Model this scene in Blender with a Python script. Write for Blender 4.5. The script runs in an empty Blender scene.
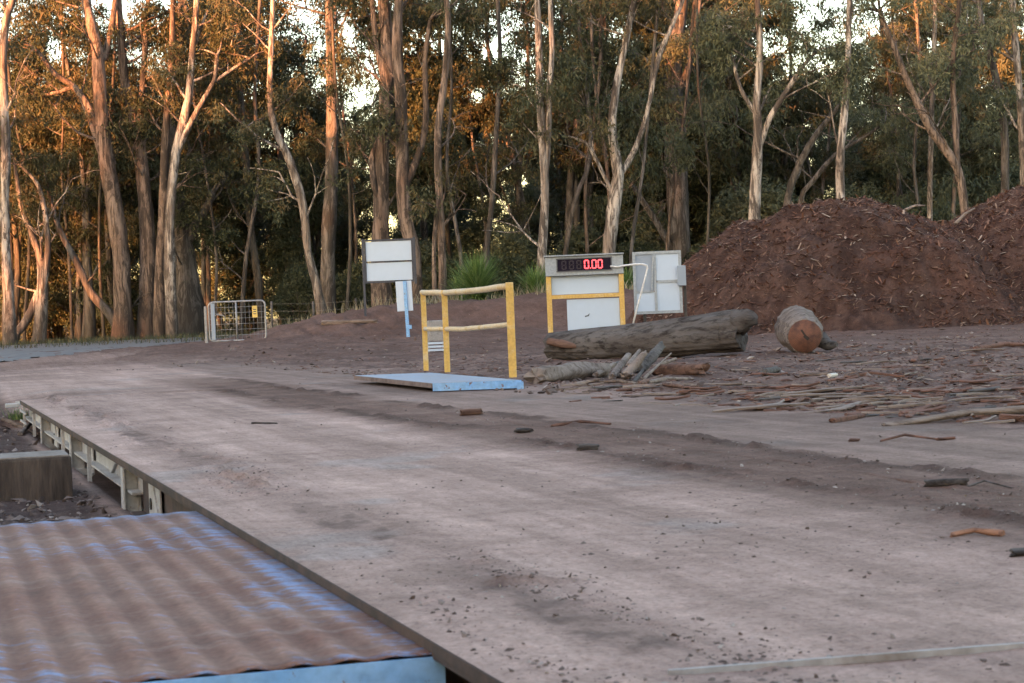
import bpy, math, random
import numpy as np
from mathutils import Vector, Matrix, Quaternion

random.seed(7)
R = math.radians
sc = bpy.context.scene
col = sc.collection

# ------------------------------------------------------------------ camera
W, H, F = 1024, 683, 2000.0
EYE = 0.88                                   # above the weighbridge deck (z = 0)
pitch = math.atan(33.5 / F); roll = R(2.3)
r0 = Vector((1, 0, 0)); u0 = Vector((0, math.sin(pitch), math.cos(pitch))); fw = Vector((0, math.cos(pitch), -math.sin(pitch)))
RT = r0 * math.cos(roll) - u0 * math.sin(roll)
UP = r0 * math.sin(roll) + u0 * math.cos(roll)
CAM = Vector((0, 0, EYE))
cd = bpy.data.cameras.new('camera'); cam = bpy.data.objects.new('camera', cd); col.objects.link(cam)
cam.matrix_world = Matrix(((RT.x, UP.x, -fw.x, 0), (RT.y, UP.y, -fw.y, 0), (RT.z, UP.z, -fw.z, EYE), (0, 0, 0, 1)))
cd.sensor_width = 36; cd.lens = F / W * 36; cd.clip_start = 0.1; cd.clip_end = 3000
cd.dof.use_dof = True; cd.dof.focus_distance = 34; cd.dof.aperture_fstop = 11
sc.camera = cam

def ray(px, py):
    return RT * ((px - 512) / F) + UP * ((341.5 - py) / F) + fw
def at(px, py, Y):
    d = ray(px, py); return CAM + d * (Y / d.y)
def onz(px, py, z=0.0):
    d = ray(px, py); return CAM + d * ((z - EYE) / d.z)

# ------------------------------------------------------------------ noise
def _hash(ix, iy, seed):
    h = (ix.astype(np.int64) * 374761393 + iy.astype(np.int64) * 668265263 + seed * 982451653) & 0x7fffffff
    h = ((h ^ (h >> 13)) * 1274126177) & 0x7fffffff
    return ((h ^ (h >> 16)) & 0xffff) / 65535.0
def vn(x, y, seed=0):
    x = np.asarray(x, float); y = np.asarray(y, float)
    ix = np.floor(x); iy = np.floor(y); fx = x - ix; fy = y - iy
    fx = fx * fx * (3 - 2 * fx); fy = fy * fy * (3 - 2 * fy)
    a = _hash(ix, iy, seed); b = _hash(ix + 1, iy, seed); c = _hash(ix, iy + 1, seed); d = _hash(ix + 1, iy + 1, seed)
    return (a * (1 - fx) + b * fx) * (1 - fy) + (c * (1 - fx) + d * fx) * fy
def fbm(x, y, seed=0, o=4):
    s = 0; a = .5; n = 0
    for k in range(o):
        s = s + a * vn(np.asarray(x) * 2 ** k, np.asarray(y) * 2 ** k, seed + k * 17); n += a; a *= .5
    return s / n
def sst(a, b, x):
    t = np.clip((np.asarray(x, float) - a) / (b - a), 0, 1); return t * t * (3 - 2 * t)

# ------------------------------------------------------------------ deck axes
E1 = onz(505, 683); E2 = onz(20, 400)
D = Vector((E2.x - E1.x, E2.y - E1.y)).normalized()     # along the deck, away
N = Vector((D.y, -D.x))                                  # across, to the right
S0 = E1.x * N.x + E1.y * N.y; SW = 3.1; S1 = S0 + SW
T_END = E2.x * D.x + E2.y * D.y
def st(s, t): return (N.x * s + D.x * t, N.y * s + D.y * t)
def to_st(x, y): return x * N.x + y * N.y, x * D.x + y * D.y

MOUNDS = []   # (x, y, rx, ry, h)
def mound_px(px, Y, rx, ry, h): MOUNDS.append(((px - 512) / F * Y, Y, rx, ry, h))
mound_px(355, 57, 2.6, 2.6, .50); mound_px(430, 58, 2.6, 2.4, .42); mound_px(520, 58, 3.0, 2.6, .50); mound_px(610, 57, 3.2, 2.6, .55)
mound_px(300, 58, 2.0, 2.0, .14); mound_px(700, 58, 4, 3, .6)

def ground_h(x, y):
    x = np.asarray(x, float); y = np.asarray(y, float)
    s, t = to_st(x, y)
    left = -.33 - .37 * sst(13, 6, y) + 0 * x
    ramp = sst(T_END + .3, T_END + 5, t)
    lo = left * (1 - ramp)
    e = s + .25 * (fbm(x * .8, y * .8, 5) - .5) * sst(T_END, T_END + 2, t)
    w = sst(T_END - .1, T_END + .25, t)
    edge = S0 * (1) + 0 * t
    up = sst(edge - .9, edge + .6, e) * w            # beyond the deck end the lane climbs
    inside_deck = (t < T_END)
    right = (s >= S1 - .005)
    z = np.where(inside_deck, np.where(right, 0.0, np.where(s > S0 + .02, lo - .12, lo)), lo * (1 - up))
    # gentle rise towards the road and the trees
    z = z + .24 * sst(36, 56, y) * (1 - .0 * x)
    for (mx, my, rx, ry, h) in MOUNDS:
        q = ((x - mx) / rx) ** 2 + ((y - my) / ry) ** 2
        z = z + h * np.exp(-q * 1.1) * (.85 + .3 * fbm(x * 1.3, y * 1.3, 31))
    # rough soil, smoother on the lane
    dirt = roughness_mask(s, t, x, y)
    z = z + dirt * (.10 * (fbm(x * 1.7, y * 1.7, 3) - .5) + .085 * (fbm(x * 5.5, y * 5.5, 9, 3) - .5)) * (1 + .8 * sst(50, 56, y))
    z = z + .012 * (fbm(s * 3.0, t * .25, 12) - .5) * (y < 60)
    # ridge of soil along the right-hand deck edge
    ridge = ridge_mask(s, t)
    z = z + ridge * (.015 * fbm(x * 3, y * 3, 21) + .034 * sst(.45, .85, fbm(x * 7, y * 7, 22, 4))) * np.where(s >= S1, 1, 0)
    return z
def ridge_c(s, t): return S1 - .22 + .5 * (fbm(t * .3, t * 0, 41) - .5) + .2 * (fbm(t * 1.8, s * 1.5, 43) - .5)
def ridge_mask(s, t):
    c = ridge_c(s, t); on = sst(T_END + 6, T_END, t); k = sst(.36, .56, fbm(t * 1.3, s * 5, 59))
    return on * (.25 * np.exp(-(np.abs(s - c) / .55) ** 4) + k * (np.exp(-((s - c - .42) / .13) ** 2) + .8 * np.exp(-((s - c + .40) / .12) ** 2)))
def roughness_mask(s, t, x, y):
    lane = sst(S0 - .3, S0, s) * (1 - sst(S1 + 1.9, S1 + 2.8, s + .8 * (fbm(t * .3, s * .3, 44) - .5)))
    lane = np.where(y > 38, lane * (1 - sst(38, 44, y)), lane)
    road = sst(50, 58, y) * (x < -8)
    return np.clip(1 - lane - .8 * road, .06, 1)

def srgb(r, g, b):
    f = lambda c: (c / 255 / 12.92) if c / 255 <= .04045 else ((c / 255 + .055) / 1.055) ** 2.4
    return np.array([f(r), f(g), f(b)])
PALE = np.array([.475, .338, .295]); MID = np.array([.215, .146, .126]); DARK = np.array([.078, .052, .047])
RED = np.array([.118, .070, .057]); GREY = np.array([.26, .225, .215]); GRASS = np.array([.10, .095, .055])
def mix(a, b, w): return a * (1 - w[..., None]) + b * w[..., None]
def ground_col(x, y):
    x = np.asarray(x, float); y = np.asarray(y, float)
    s, t = to_st(x, y)
    n1 = fbm(x * .35, y * .35, 51); n2 = fbm(x * 1.5, y * 1.5, 52); n3 = fbm(x * 6, y * 6, 53, 3)
    track = .55 * fbm(s * 3.2 + .4 * n1, t * .10, 54, 3) + .25 * n1 + .2 * n2
    lane = sst(S0 - .2, S0 + .05, s) * (1 - sst(S1 + 1.6, S1 + 2.9, s + 1.3 * (n1 - .5)))
    lane = lane * (1 - sst(36, 46, y + 6 * (n1 - .5)))
    c = mix(MID[None] * np.ones(x.shape + (3,)), DARK, sst(.38, .60, n2 * .5 + n3 * .5) * .85)
    c = mix(c, RED * .95, sst(.45, .7, fbm(x * 1.1 + 7, y * 2.3, 58)) * .6)
    # red soil far off and around the mulch
    wr = np.clip(sst(30, 46, y) * .8 + sst(S1 + 5, S1 + 11, s) * .45, 0, 1) * (.6 + .4 * n2)
    c = mix(c, RED, wr)
    lc = mix(PALE[None] * np.ones(x.shape + (3,)), MID, sst(.36, .66, track) * .45)
    lc = mix(lc, GREY * 1.35, sst(.66, .80, n2) * .6)
    lc = mix(lc, MID, sst(.52, .75, n3 * .4 + n1 * .6) * .5)
    c = mix(c, lc, lane)
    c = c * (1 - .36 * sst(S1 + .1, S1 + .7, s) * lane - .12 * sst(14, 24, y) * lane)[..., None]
    cc_ = ridge_c(s, t); on = sst(T_END + 8, T_END + 2, t)
    band = np.exp(-(np.abs(s - cc_ + .05) / .68) ** 4) * on; c = mix(c, np.array([.140, .084, .068]), np.clip(band * (.92 + .5 * (n2 - .5)), 0, .95))
    rows = (np.exp(-((s - cc_ - .42) / .13) ** 2) + .8 * np.exp(-((s - cc_ + .40) / .12) ** 2)) * sst(.36, .56, fbm(t * 1.3, s * 5, 59)) * on
    c = mix(c, np.array([.088, .054, .044]), np.clip(rows * 1.2 + .5 * (n3 - .5) * (rows > .1), 0, .95))
    # dark soil lying along the left-hand deck edge
    wl = np.exp(-((s - S0 - .42 - .3 * (n1 - .5)) / .10) ** 2) * sst(.34, .56, fbm(t * 1.1, s * 4, 57)) * (t < T_END + 2)
    n4 = fbm(x * 11 + 3, y * 7, 60, 3); c = mix(c, MID * .8, np.clip(wl * .6, 0, .5)); c = mix(c, DARK, sst(.2, .5, wl) * sst(.48, .68, n4) * .5)
    # lower ground on the left, darker soil
    wlow = (1 - sst(S0 - .25, S0 + .0, s)) * (1 - sst(T_END - 1, T_END + 5, t))
    c = mix(c, DARK * .8, wlow * (.55 + .4 * n3))
    # grass litter beyond the mounds
    wg = sst(57, 63, y + 3 * (n2 - .5)) * (x > -9) 
    c = mix(c, GRASS, wg * .8)
    wv = sst(66, 76, y) * (x <= -9); c = mix(c, GRASS, wv * .8)
    # pale verge in front of the asphalt
    wp = np.exp(-((y - 46) / 3.5) ** 2) * (x < -9); c = mix(c, PALE * .9, wp * .4)
    return c * (.88 + .24 * n3)[..., None]

def hit(px, py):
    d = ray(px, py)
    Y = np.concatenate([np.arange(3, 30, .03), np.arange(30, 120, .1)])
    xs = CAM.x + d.x / d.y * Y; zs = CAM.z + d.z / d.y * Y
    s, t = to_st(xs, Y); g = np.where((s > S0) & (s < S1) & (t < T_END) & (zs > -.05), deck_h(xs, Y), ground_h(xs, Y))
    i = np.argmax(zs <= g)
    if not (zs <= g).any(): i = len(Y) - 1
    return Vector((xs[i], Y[i], g[i]))
def gz(x, y): return float(ground_h(np.array([x]), np.array([y]))[0])

# ------------------------------------------------------------------ object helpers
def tag(o, label=None, cat=None, group=None, kind=None):
    if label: o['label'] = label
    if cat: o['category'] = cat
    if group: o['group'] = group
    if kind: o['kind'] = kind
    return o
def empty(name, loc, rz=0.0):
    o = bpy.data.objects.new(name, None); col.objects.link(o)
    o.location = loc; o.rotation_euler = (0, 0, rz); o.empty_display_size = .2
    return o
def link(name, me, m, parent=None, loc=None):
    if m is not None and not me.materials: me.materials.append(m)
    o = bpy.data.objects.new(name, me); col.objects.link(o)
    if parent is not None: o.parent = parent
    if loc is not None: o.location = loc
    return o
def np_mesh(name, V, Fq, smooth=True, cols=None, var=None):
    """V (n,3), Fq (m,k) arrays."""
    me = bpy.data.meshes.new(name); V = np.asarray(V, np.float32); Fq = np.asarray(Fq, np.int32)
    m, k = Fq.shape
    me.vertices.add(len(V)); me.vertices.foreach_set('co', V.ravel())
    me.loops.add(m * k); me.loops.foreach_set('vertex_index', Fq.ravel())
    me.polygons.add(m); me.polygons.foreach_set('loop_start', np.arange(0, m * k, k, dtype=np.int32))
    me.polygons.foreach_set('use_smooth', np.full(m, smooth))
    me.update(calc_edges=True)
    if cols is not None:
        a = me.color_attributes.new('Col', 'FLOAT_COLOR', 'POINT')
        c4 = np.ones((len(V), 4), np.float32); c4[:, :3] = cols; a.data.foreach_set('color', c4.ravel())
    if var is not None:
        a = me.attributes.new('var', 'FLOAT', 'POINT'); a.data.foreach_set('value', np.asarray(var, np.float32))
    return me

class MB:
    def __init__(s): s.v = []; s.f = []; s.sm = []
    def add(s, v, f, smooth=False):
        o = len(s.v); s.v += [tuple(p) for p in v]; s.f += [tuple(i + o for i in q) for q in f]; s.sm += [smooth] * len(f)
        return s
    def box(s, c, size, rot=None, bev=0.0):
        hx, hy, hz = [q / 2 for q in size]
        b = min(bev, hx * .9, hy * .9, hz * .9)
        c = Vector(c); M = rot if rot is not None else Matrix.Identity(3)
        if b <= 0:
            vs = [Vector((x, y, z)) for x in (-hx, hx) for y in (-hy, hy) for z in (-hz, hz)]
            fs = [(0, 1, 3, 2), (4, 6, 7, 5), (0, 4, 5, 1), (2, 3, 7, 6), (0, 2, 6, 4), (1, 5, 7, 3)]
            return s.add([c + M @ v for v in vs], fs)
        import bmesh
        bm = bmesh.new(); bmesh.ops.create_cube(bm, size=1)
        for v in bm.verts: v.co = Vector((v.co.x * 2 * hx, v.co.y * 2 * hy, v.co.z * 2 * hz))
        bmesh.ops.bevel(bm, geom=bm.edges[:], offset=b, segments=2, affect='EDGES', profile=.6)
        bm.verts.index_update()
        s.add([c + M @ v.co for v in bm.verts], [[v.index for v in f.verts] for f in bm.faces]); bm.free()
        return s
    def bar(s, a, b, w, h=None, bev=0.0):
        a = Vector(a); b = Vector(b); h = h or w; d = b - a; L = d.length
        q = d.to_track_quat('X', 'Z').to_matrix()
        return s.box((a + b) / 2, (L, w, h), q, bev)
    def tube(s, pts, rad, seg=10, caps=True, jit=0.0, rng=None):
        pts = [Vector(p) for p in pts]; n = len(pts); rs = rad if isinstance(rad, (list, tuple)) else [rad] * n
        vs = []; fs = []; up = None
        for i, p in enumerate(pts):
            d = (pts[min(i + 1, n - 1)] - pts[max(i - 1, 0)]).normalized()
            if up is None: up = d.orthogonal().normalized()
            else:
                up = up - d * up.dot(d); up = up.normalized() if up.length > 1e-6 else d.orthogonal().normalized()
            w = d.cross(up)
            for k in range(seg):
                a = 2 * math.pi * k / seg
                j = 1 + (rng.uniform(-jit, jit) if rng else 0)
                vs.append(p + (up * math.cos(a) + w * math.sin(a)) * rs[i] * j)
        for i in range(n - 1):
            for k in range(seg):
                k2 = (k + 1) % seg
                fs.append((i * seg + k, i * seg + k2, (i + 1) * seg + k2, (i + 1) * seg + k))
        if caps: fs.append(tuple(range(seg))[::-1]); fs.append(tuple((n - 1) * seg + k for k in range(seg)))
        return s.add(vs, fs, True)
    def build(s, name, m, parent=None, loc=None):
        me = bpy.data.meshes.new(name); me.from_pydata(s.v, [], s.f)
        me.polygons.foreach_set('use_smooth', s.sm); me.update()
        return link(name, me, m, parent, loc)

# ------------------------------------------------------------------ materials
def newmat(name):
    m = bpy.data.materials.new(name); m.use_nodes = True
    nt = m.node_tree; return m, nt, nt.nodes['Principled BSDF']
def nz(nt, scale, detail=5, rough=.6, vec=None, stretch=None, dist=0.0, coord='Object'):
    if vec is None:
        tc = nt.nodes.new('ShaderNodeTexCoord'); vec = tc.outputs[coord]
    if stretch:
        mp = nt.nodes.new('ShaderNodeMapping'); mp.inputs['Scale'].default_value = stretch; nt.links.new(vec, mp.inputs[0]); vec = mp.outputs[0]
    n = nt.nodes.new('ShaderNodeTexNoise'); n.inputs['Scale'].default_value = scale; n.inputs['Detail'].default_value = detail
    n.inputs['Roughness'].default_value = rough; n.inputs['Distortion'].default_value = dist
    nt.links.new(vec, n.inputs['Vector']); return n.outputs['Fac']
def ramp(nt, fac, stops, interp='LINEAR'):
    r = nt.nodes.new('ShaderNodeValToRGB'); r.color_ramp.interpolation = interp
    els = r.color_ramp.elements
    while len(els) < len(stops): els.new(.5)
    for e, (p, c) in zip(els, stops):
        e.position = p; e.color = tuple(c) + (1,) if len(c) == 3 else c
    nt.links.new(fac, r.inputs[0]); return r.outputs[0]
def mixc(nt, a, b, fac, mode='MIX'):
    m = nt.nodes.new('ShaderNodeMix'); m.data_type = 'RGBA'; m.blend_type = mode
    for sock, v in ((m.inputs[6], a), (m.inputs[7], b), (m.inputs[0], fac)):
        if isinstance(v, (int, float)): sock.default_value = v
        elif isinstance(v, (tuple, list)): sock.default_value = tuple(v) + (1,)
        else: nt.links.new(v, sock)
    return m.outputs[2]
def bump(nt, bs, fac, strength=.5, dist=.02):
    b = nt.nodes.new('ShaderNodeBump'); b.inputs['Strength'].default_value = strength; b.inputs['Distance'].default_value = dist
    nt.links.new(fac, b.inputs['Height']); nt.links.new(b.outputs[0], bs.inputs['Normal'])
def worn(name, base, other, scale=6, lo=.5, hi=.62, rough=.6, metal=0.0, stretch=None, spots=None, bstr=.2, bdist=.005, spec=.35, fine=.2):
    m, nt, bs = newmat(name)
    a = nz(nt, scale, 6, .65, stretch=stretch); b = nz(nt, scale * 7, 4, .6, stretch=stretch)
    f = ramp(nt, a, [(lo, (0, 0, 0)), (hi, (1, 1, 1))])
    c = mixc(nt, base, other, f)
    c = mixc(nt, c, ramp(nt, b, [(.3, (1 - fine,) * 3), (.7, (1 + fine * .6,) * 3)]), 1.0, 'MULTIPLY')
    if spots:
        f2 = ramp(nt, nz(nt, spots[1], 5, .7), [(spots[2], (0, 0, 0)), (spots[2] + .04, (1, 1, 1))])
        c = mixc(nt, c, spots[0], f2)
    nt.links.new(c, bs.inputs['Base Color']); bs.inputs['Roughness'].default_value = rough; bs.inputs['Metallic'].default_value = metal
    bs.inputs['Specular IOR Level'].default_value = spec
    if bstr: bump(nt, bs, b, bstr, bdist)
    return m

def soil_mat(name, sc1=9, bstr=.9, bd=.03, lane=False):
    m, nt, bs = newmat(name)
    at_ = nt.nodes.new('ShaderNodeAttribute'); at_.attribute_name = 'Col'
    g = nt.nodes.new('ShaderNodeNewGeometry')
    a = nz(nt, sc1, 8, .7, vec=g.outputs['Position']); b = nz(nt, sc1 * 7, 4, .7, vec=g.outputs['Position'])
    c_ = nz(nt, 1.3, 5, .6, vec=g.outputs['Position'])
    c = mixc(nt, at_.outputs['Color'], ramp(nt, a, [(.3, (.76, .74, .73)), (.48, (.98, .98, .98)), (.68, (1.17, 1.16, 1.16))] if lane else [(.3, (.62, .60, .59)), (.48, (.95, .95, .95)), (.68, (1.28, 1.27, 1.26))]), 1.0, 'MULTIPLY')
    c = mixc(nt, c, ramp(nt, b, [(.32, (.84, .84, .84)), (.7, (1.12, 1.12, 1.12))] if lane else [(.32, (.7, .7, .7)), (.7, (1.25, 1.25, 1.25))]), 1.0, 'MULTIPLY')
    c = mixc(nt, c, ramp(nt, c_, [(.35, (.85, .84, .83)), (.65, (1.12, 1.12, 1.12))]), 1.0, 'MULTIPLY')
    if lane:
        rot = nt.nodes.new('ShaderNodeMapping'); rot.inputs['Rotation'].default_value = (0, 0, math.atan2(D.x, D.y)); nt.links.new(g.outputs['Position'], rot.inputs[0])
        for sc_, lo_, hi_, k_ in ((2.6, .38, .62, .12), (8, .40, .60, .09), (20, .42, .60, .05)):
            st2 = nz(nt, sc_, 5, .7, vec=rot.outputs[0], stretch=(1, .04, 1))
            c = mixc(nt, c, ramp(nt, st2, [(lo_, (1 - k_, 1 - k_ * 1.1, 1 - k_ * 1.15)), (hi_, (1 + k_ * .6,) * 3)]), 1.0, 'MULTIPLY')
        gr = nz(nt, 45, 3, .75, vec=g.outputs['Position'])
        c = mixc(nt, c, ramp(nt, gr, [(.36, (.74, .72, .71)), (.45, (1, 1, 1)), (.68, (1.14, 1.14, 1.14))]), 1.0, 'MULTIPLY')
    v = nt.nodes.new('ShaderNodeTexVoronoi'); v.inputs['Scale'].default_value = 26; nt.links.new(g.outputs['Position'], v.inputs['Vector'])
    pf = ramp(nt, v.outputs['Distance'], [(.12, (1, 1, 1)), (.2, (0, 0, 0))])
    pn = ramp(nt, nz(nt, 4, 3, .5, vec=g.outputs['Position']), [(.5, (0, 0, 0)), (.62, (.5, .5, .5))])
    pf2 = mixc(nt, (0, 0, 0), pf, pn)
    c = mixc(nt, c, mixc(nt, (.07, .055, .05), (.42, .38, .36), ramp(nt, v.outputs['Color'], [(.45, (0, 0, 0)), (.9, (1, 1, 1))])), pf2)
    nt.links.new(c, bs.inputs['Base Color']); bs.inputs['Roughness'].default_value = .95; bs.inputs['Specular IOR Level'].default_value = .15
    ad = nt.nodes.new('ShaderNodeMath'); ad.operation = 'ADD'; nt.links.new(a, ad.inputs[0])
    ml = nt.nodes.new('ShaderNodeMath'); ml.operation = 'MULTIPLY'; ml.inputs[1].default_value = .35; nt.links.new(b, ml.inputs[0]); nt.links.new(ml.outputs[0], ad.inputs[1])
    bump(nt, bs, ad.outputs[0], bstr, bd)
    return m
M_SOIL = soil_mat('soil', lane=True)

def bark_mat(name, pale, warm, dark, sc1=1.6, lo=.42, hi=.62, streak=14):
    m, nt, bs = newmat(name)
    tc = nt.nodes.new('ShaderNodeTexCoord'); oi = nt.nodes.new('ShaderNodeObjectInfo')
    va = nt.nodes.new('ShaderNodeVectorMath'); va.operation = 'ADD'; nt.links.new(tc.outputs['Object'], va.inputs[0]); nt.links.new(oi.outputs['Location'], va.inputs[1])
    big = nz(nt, sc1, 5, .6, vec=va.outputs[0], stretch=(1, 1, .35), dist=.6)
    st_ = nz(nt, streak, 5, .65, vec=va.outputs[0], stretch=(1, 1, .07))
    wide = nz(nt, 3.2, 6, .72, vec=va.outputs[0], stretch=(1, 1, .22), dist=1.2)
    c = mixc(nt, pale, warm, ramp(nt, big, [(lo, (0, 0, 0)), (hi, (1, 1, 1))]))
    c = mixc(nt, c, dark, ramp(nt, wide, [(.47, (0, 0, 0)), (.55, (.92, .92, .92))]))
    c = mixc(nt, c, dark, ramp(nt, st_, [(.50, (0, 0, 0)), (.62, (.85, .85, .85))]))
    # rough dark stocking near the foot
    sep = nt.nodes.new('ShaderNodeSeparateXYZ'); nt.links.new(tc.outputs['Object'], sep.inputs[0])
    ad = nt.nodes.new('ShaderNodeMath'); ad.operation = 'MULTIPLY_ADD'; ad.inputs[1].default_value = 6; nt.links.new(big, ad.inputs[0]); nt.links.new(sep.outputs[2], ad.inputs[2])
    c = mixc(nt, c, dark, ramp(nt, ramp_div(nt, ad.outputs[0], 10), [(.30, (.8, .8, .8)), (.5, (0, 0, 0))]))
    nt.links.new(c, bs.inputs['Base Color']); bs.inputs['Roughness'].default_value = .85; bs.inputs['Specular IOR Level'].default_value = .2
    bump(nt, bs, st_, .8, .04)
    return m
def ramp_div(nt, v, k):
    d = nt.nodes.new('ShaderNodeMath'); d.operation = 'DIVIDE'; d.inputs[1].default_value = k; nt.links.new(v, d.inputs[0]); return d.outputs[0]
M_BARK_WARM = bark_mat('warm gum bark', (.215, .165, .14), (.12, .085, .068), (.04, .032, .028))
M_BARK_PALE = bark_mat('pale gum bark', (.40, .36, .33), (.19, .155, .135), (.055, .046, .042), lo=.44, hi=.56)
M_BARK_GREY = bark_mat('grey gum bark', (.165, .15, .145), (.10, .088, .08), (.045, .04, .037))
M_BARK_DARK = bark_mat('dark bark', (.12, .105, .09), (.09, .075, .06), (.045, .04, .035))

def leaf_mat(name, c1, c2, c3, tr=.25):
    m = bpy.data.materials.new(name); m.use_nodes = True; nt = m.node_tree; nt.nodes.clear()
    out = nt.nodes.new('ShaderNodeOutputMaterial'); a = nt.nodes.new('ShaderNodeAttribute'); a.attribute_name = 'var'
    oi = nt.nodes.new('ShaderNodeObjectInfo')
    c = ramp(nt, a.outputs['Fac'], [(0, c1), (.55, c2), (1, c3)])
    v = ramp(nt, oi.outputs['Random'], [(0, (.75, .8, .75)), (1, (1.2, 1.15, 1.1))])
    c = mixc(nt, c, v, 1.0, 'MULTIPLY')
    d = nt.nodes.new('ShaderNodeBsdfPrincipled'); d.inputs['Roughness'].default_value = .55; d.inputs['Specular IOR Level'].default_value = .3
    t = nt.nodes.new('ShaderNodeBsdfTranslucent'); ms = nt.nodes.new('ShaderNodeMixShader'); ms.inputs[0].default_value = tr
    nt.links.new(c, d.inputs['Base Color']); nt.links.new(c, t.inputs['Color'])
    nt.links.new(d.outputs[0], ms.inputs[1]); nt.links.new(t.outputs[0], ms.inputs[2]); nt.links.new(ms.outputs[0], out.inputs[0])
    return m
M_LEAF = leaf_mat('gum leaves', (.040, .052, .030), (.060, .068, .036), (.10, .070, .038))
M_LEAF_G = leaf_mat('grey green leaves', (.062, .080, .056), (.095, .112, .072), (.15, .15, .088))
M_LEAF_D = leaf_mat('dark leaves', (.034, .046, .027), (.055, .068, .038), (.09, .085, .045), .15)
M_LEAF_Y = leaf_mat('yellow green leaves', (.08, .09, .03), (.12, .13, .04), (.18, .17, .06))
M_SPIKE = leaf_mat('spiky leaves', (.06, .12, .035), (.13, .22, .065), (.28, .34, .14), .3)
M_DRY = leaf_mat('dry grass', (.20, .16, .10), (.30, .25, .17), (.40, .34, .24), .2)

def chip_mat():
    m, nt, bs = newmat('wood chips'); a = nt.nodes.new('ShaderNodeAttribute'); a.attribute_name = 'var'
    c = ramp(nt, a.outputs['Fac'], [(0, (.07, .035, .028)), (.35, (.12, .058, .044)), (.6, (.17, .085, .062)), (.90, (.22, .14, .105)), (1, (.36, .29, .24))])
    nt.links.new(c, bs.inputs['Base Color']); bs.inputs['Roughness'].default_value = .9; bs.inputs['Specular IOR Level'].default_value = .15
    return m
M_CHIP = chip_mat()
def stone_mat():
    m, nt, bs = newmat('clods'); a = nt.nodes.new('ShaderNodeAttribute'); a.attribute_name = 'var'
    c = ramp(nt, a.outputs['Fac'], [(0, (.075, .055, .05)), (.7, (.15, .115, .105)), (.88, (.20, .165, .155)), (1, (.34, .30, .28))])
    nt.links.new(c, bs.inputs['Base Color']); bs.inputs['Roughness'].default_value = .95; bs.inputs['Specular IOR Level'].default_value = .15
    return m
M_CLOD = stone_mat()

# ------------------------------------------------------------------ ground sheet (grid in deck axes)
def lines(parts):
    o = [parts[0][0]]
    for a, b, h in parts:
        n = max(1, int(round((b - a) / h))); o += list(np.linspace(a, b, n + 1)[1:])
    return np.array(o)
def grid_mesh(name, S, T, mask=None, dz=0.0, height=ground_h, colf=ground_col):
    s, t = np.meshgrid(S, T, indexing='ij'); x = N.x * s + D.x * t; y = N.y * s + D.y * t
    z = height(x, y) + dz; c = colf(x, y)
    V = np.stack([x, y, z], -1).reshape(-1, 3); n, m = s.shape
    i = np.arange(n - 1)[:, None] * m + np.arange(m - 1)[None]
    Fq = np.stack([i, i + m, i + m + 1, i + 1], -1).reshape(-1, 4)
    if mask is not None:
        xc = x.reshape(-1)[Fq].mean(1); yc = y.reshape(-1)[Fq].mean(1); Fq = Fq[mask(xc, yc)]
        u, inv = np.unique(Fq, return_inverse=True); V = V[u]; c = c.reshape(-1, 3)[u]; Fq = inv.reshape(-1, 4)
    return np_mesh(name, V, Fq, True, cols=c.reshape(-1, 3))
S = lines([(-900, -60, 60), (-60, -20, 2), (-20, -6, .5), (-6, S0 - .3, .14), (S0 - .3, S0 + .02, .08), (S0 + .02, S0 + .03, .01), (S0 + .03, S1 - .01, .5),
           (S1 - .01, S1, .01), (S1, S1 + 1.2, .05), (S1 + 1.2, 14, .085), (14, 40, .3), (40, 60, 2), (60, 900, 60)])
T = lines([(-900, -60, 60), (-60, 0, 3), (0, 3, .3), (3, 14, .07), (14, T_END - .1, .1), (T_END - .1, T_END + .3, .04), (T_END + .3, 40, .13), (40, 66, .25), (66, 110, 1.5), (110, 170, 6), (170, 1100, 60)])
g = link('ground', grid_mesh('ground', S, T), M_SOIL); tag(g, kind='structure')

# asphalt road on the far left
m, nt, bs = newmat('asphalt'); a = nz(nt, 3, 8, .7); b = nz(nt, 90, 3, .6)
c = mixc(nt, (.085, .083, .085), (.11, .105, .103), ramp(nt, a, [(.4, (0, 0, 0)), (.65, (1, 1, 1))]))
nt.links.new(c, bs.inputs['Base Color']); bs.inputs['Roughness'].default_value = .6; bs.inputs['Specular IOR Level'].default_value = .5; bump(nt, bs, b, .3, .004)
M_ASPH = m
def road_mask(x, y):
    n = 1.0 * (fbm(x * .6, y * .6, 71) - .5)
    near = 44.2 + (x + 11.8) * 5.2
    return (y > near + n) & (y > 43.5 + n) & (y < 73.5 + .45 * (x + 18.7) + n * .5) & (x < -8.9 + n * .4) & (x > -60)
_gh = ground_h
def _road_h(x, y): return _gh(x, y)
rm = grid_mesh('road', lines([(-70, -22, 2), (-22, 14, .22)]), lines([(30, 95, .22)]), road_mask, .012)
o = link('road', rm, M_ASPH); tag(o, kind='structure')

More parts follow.
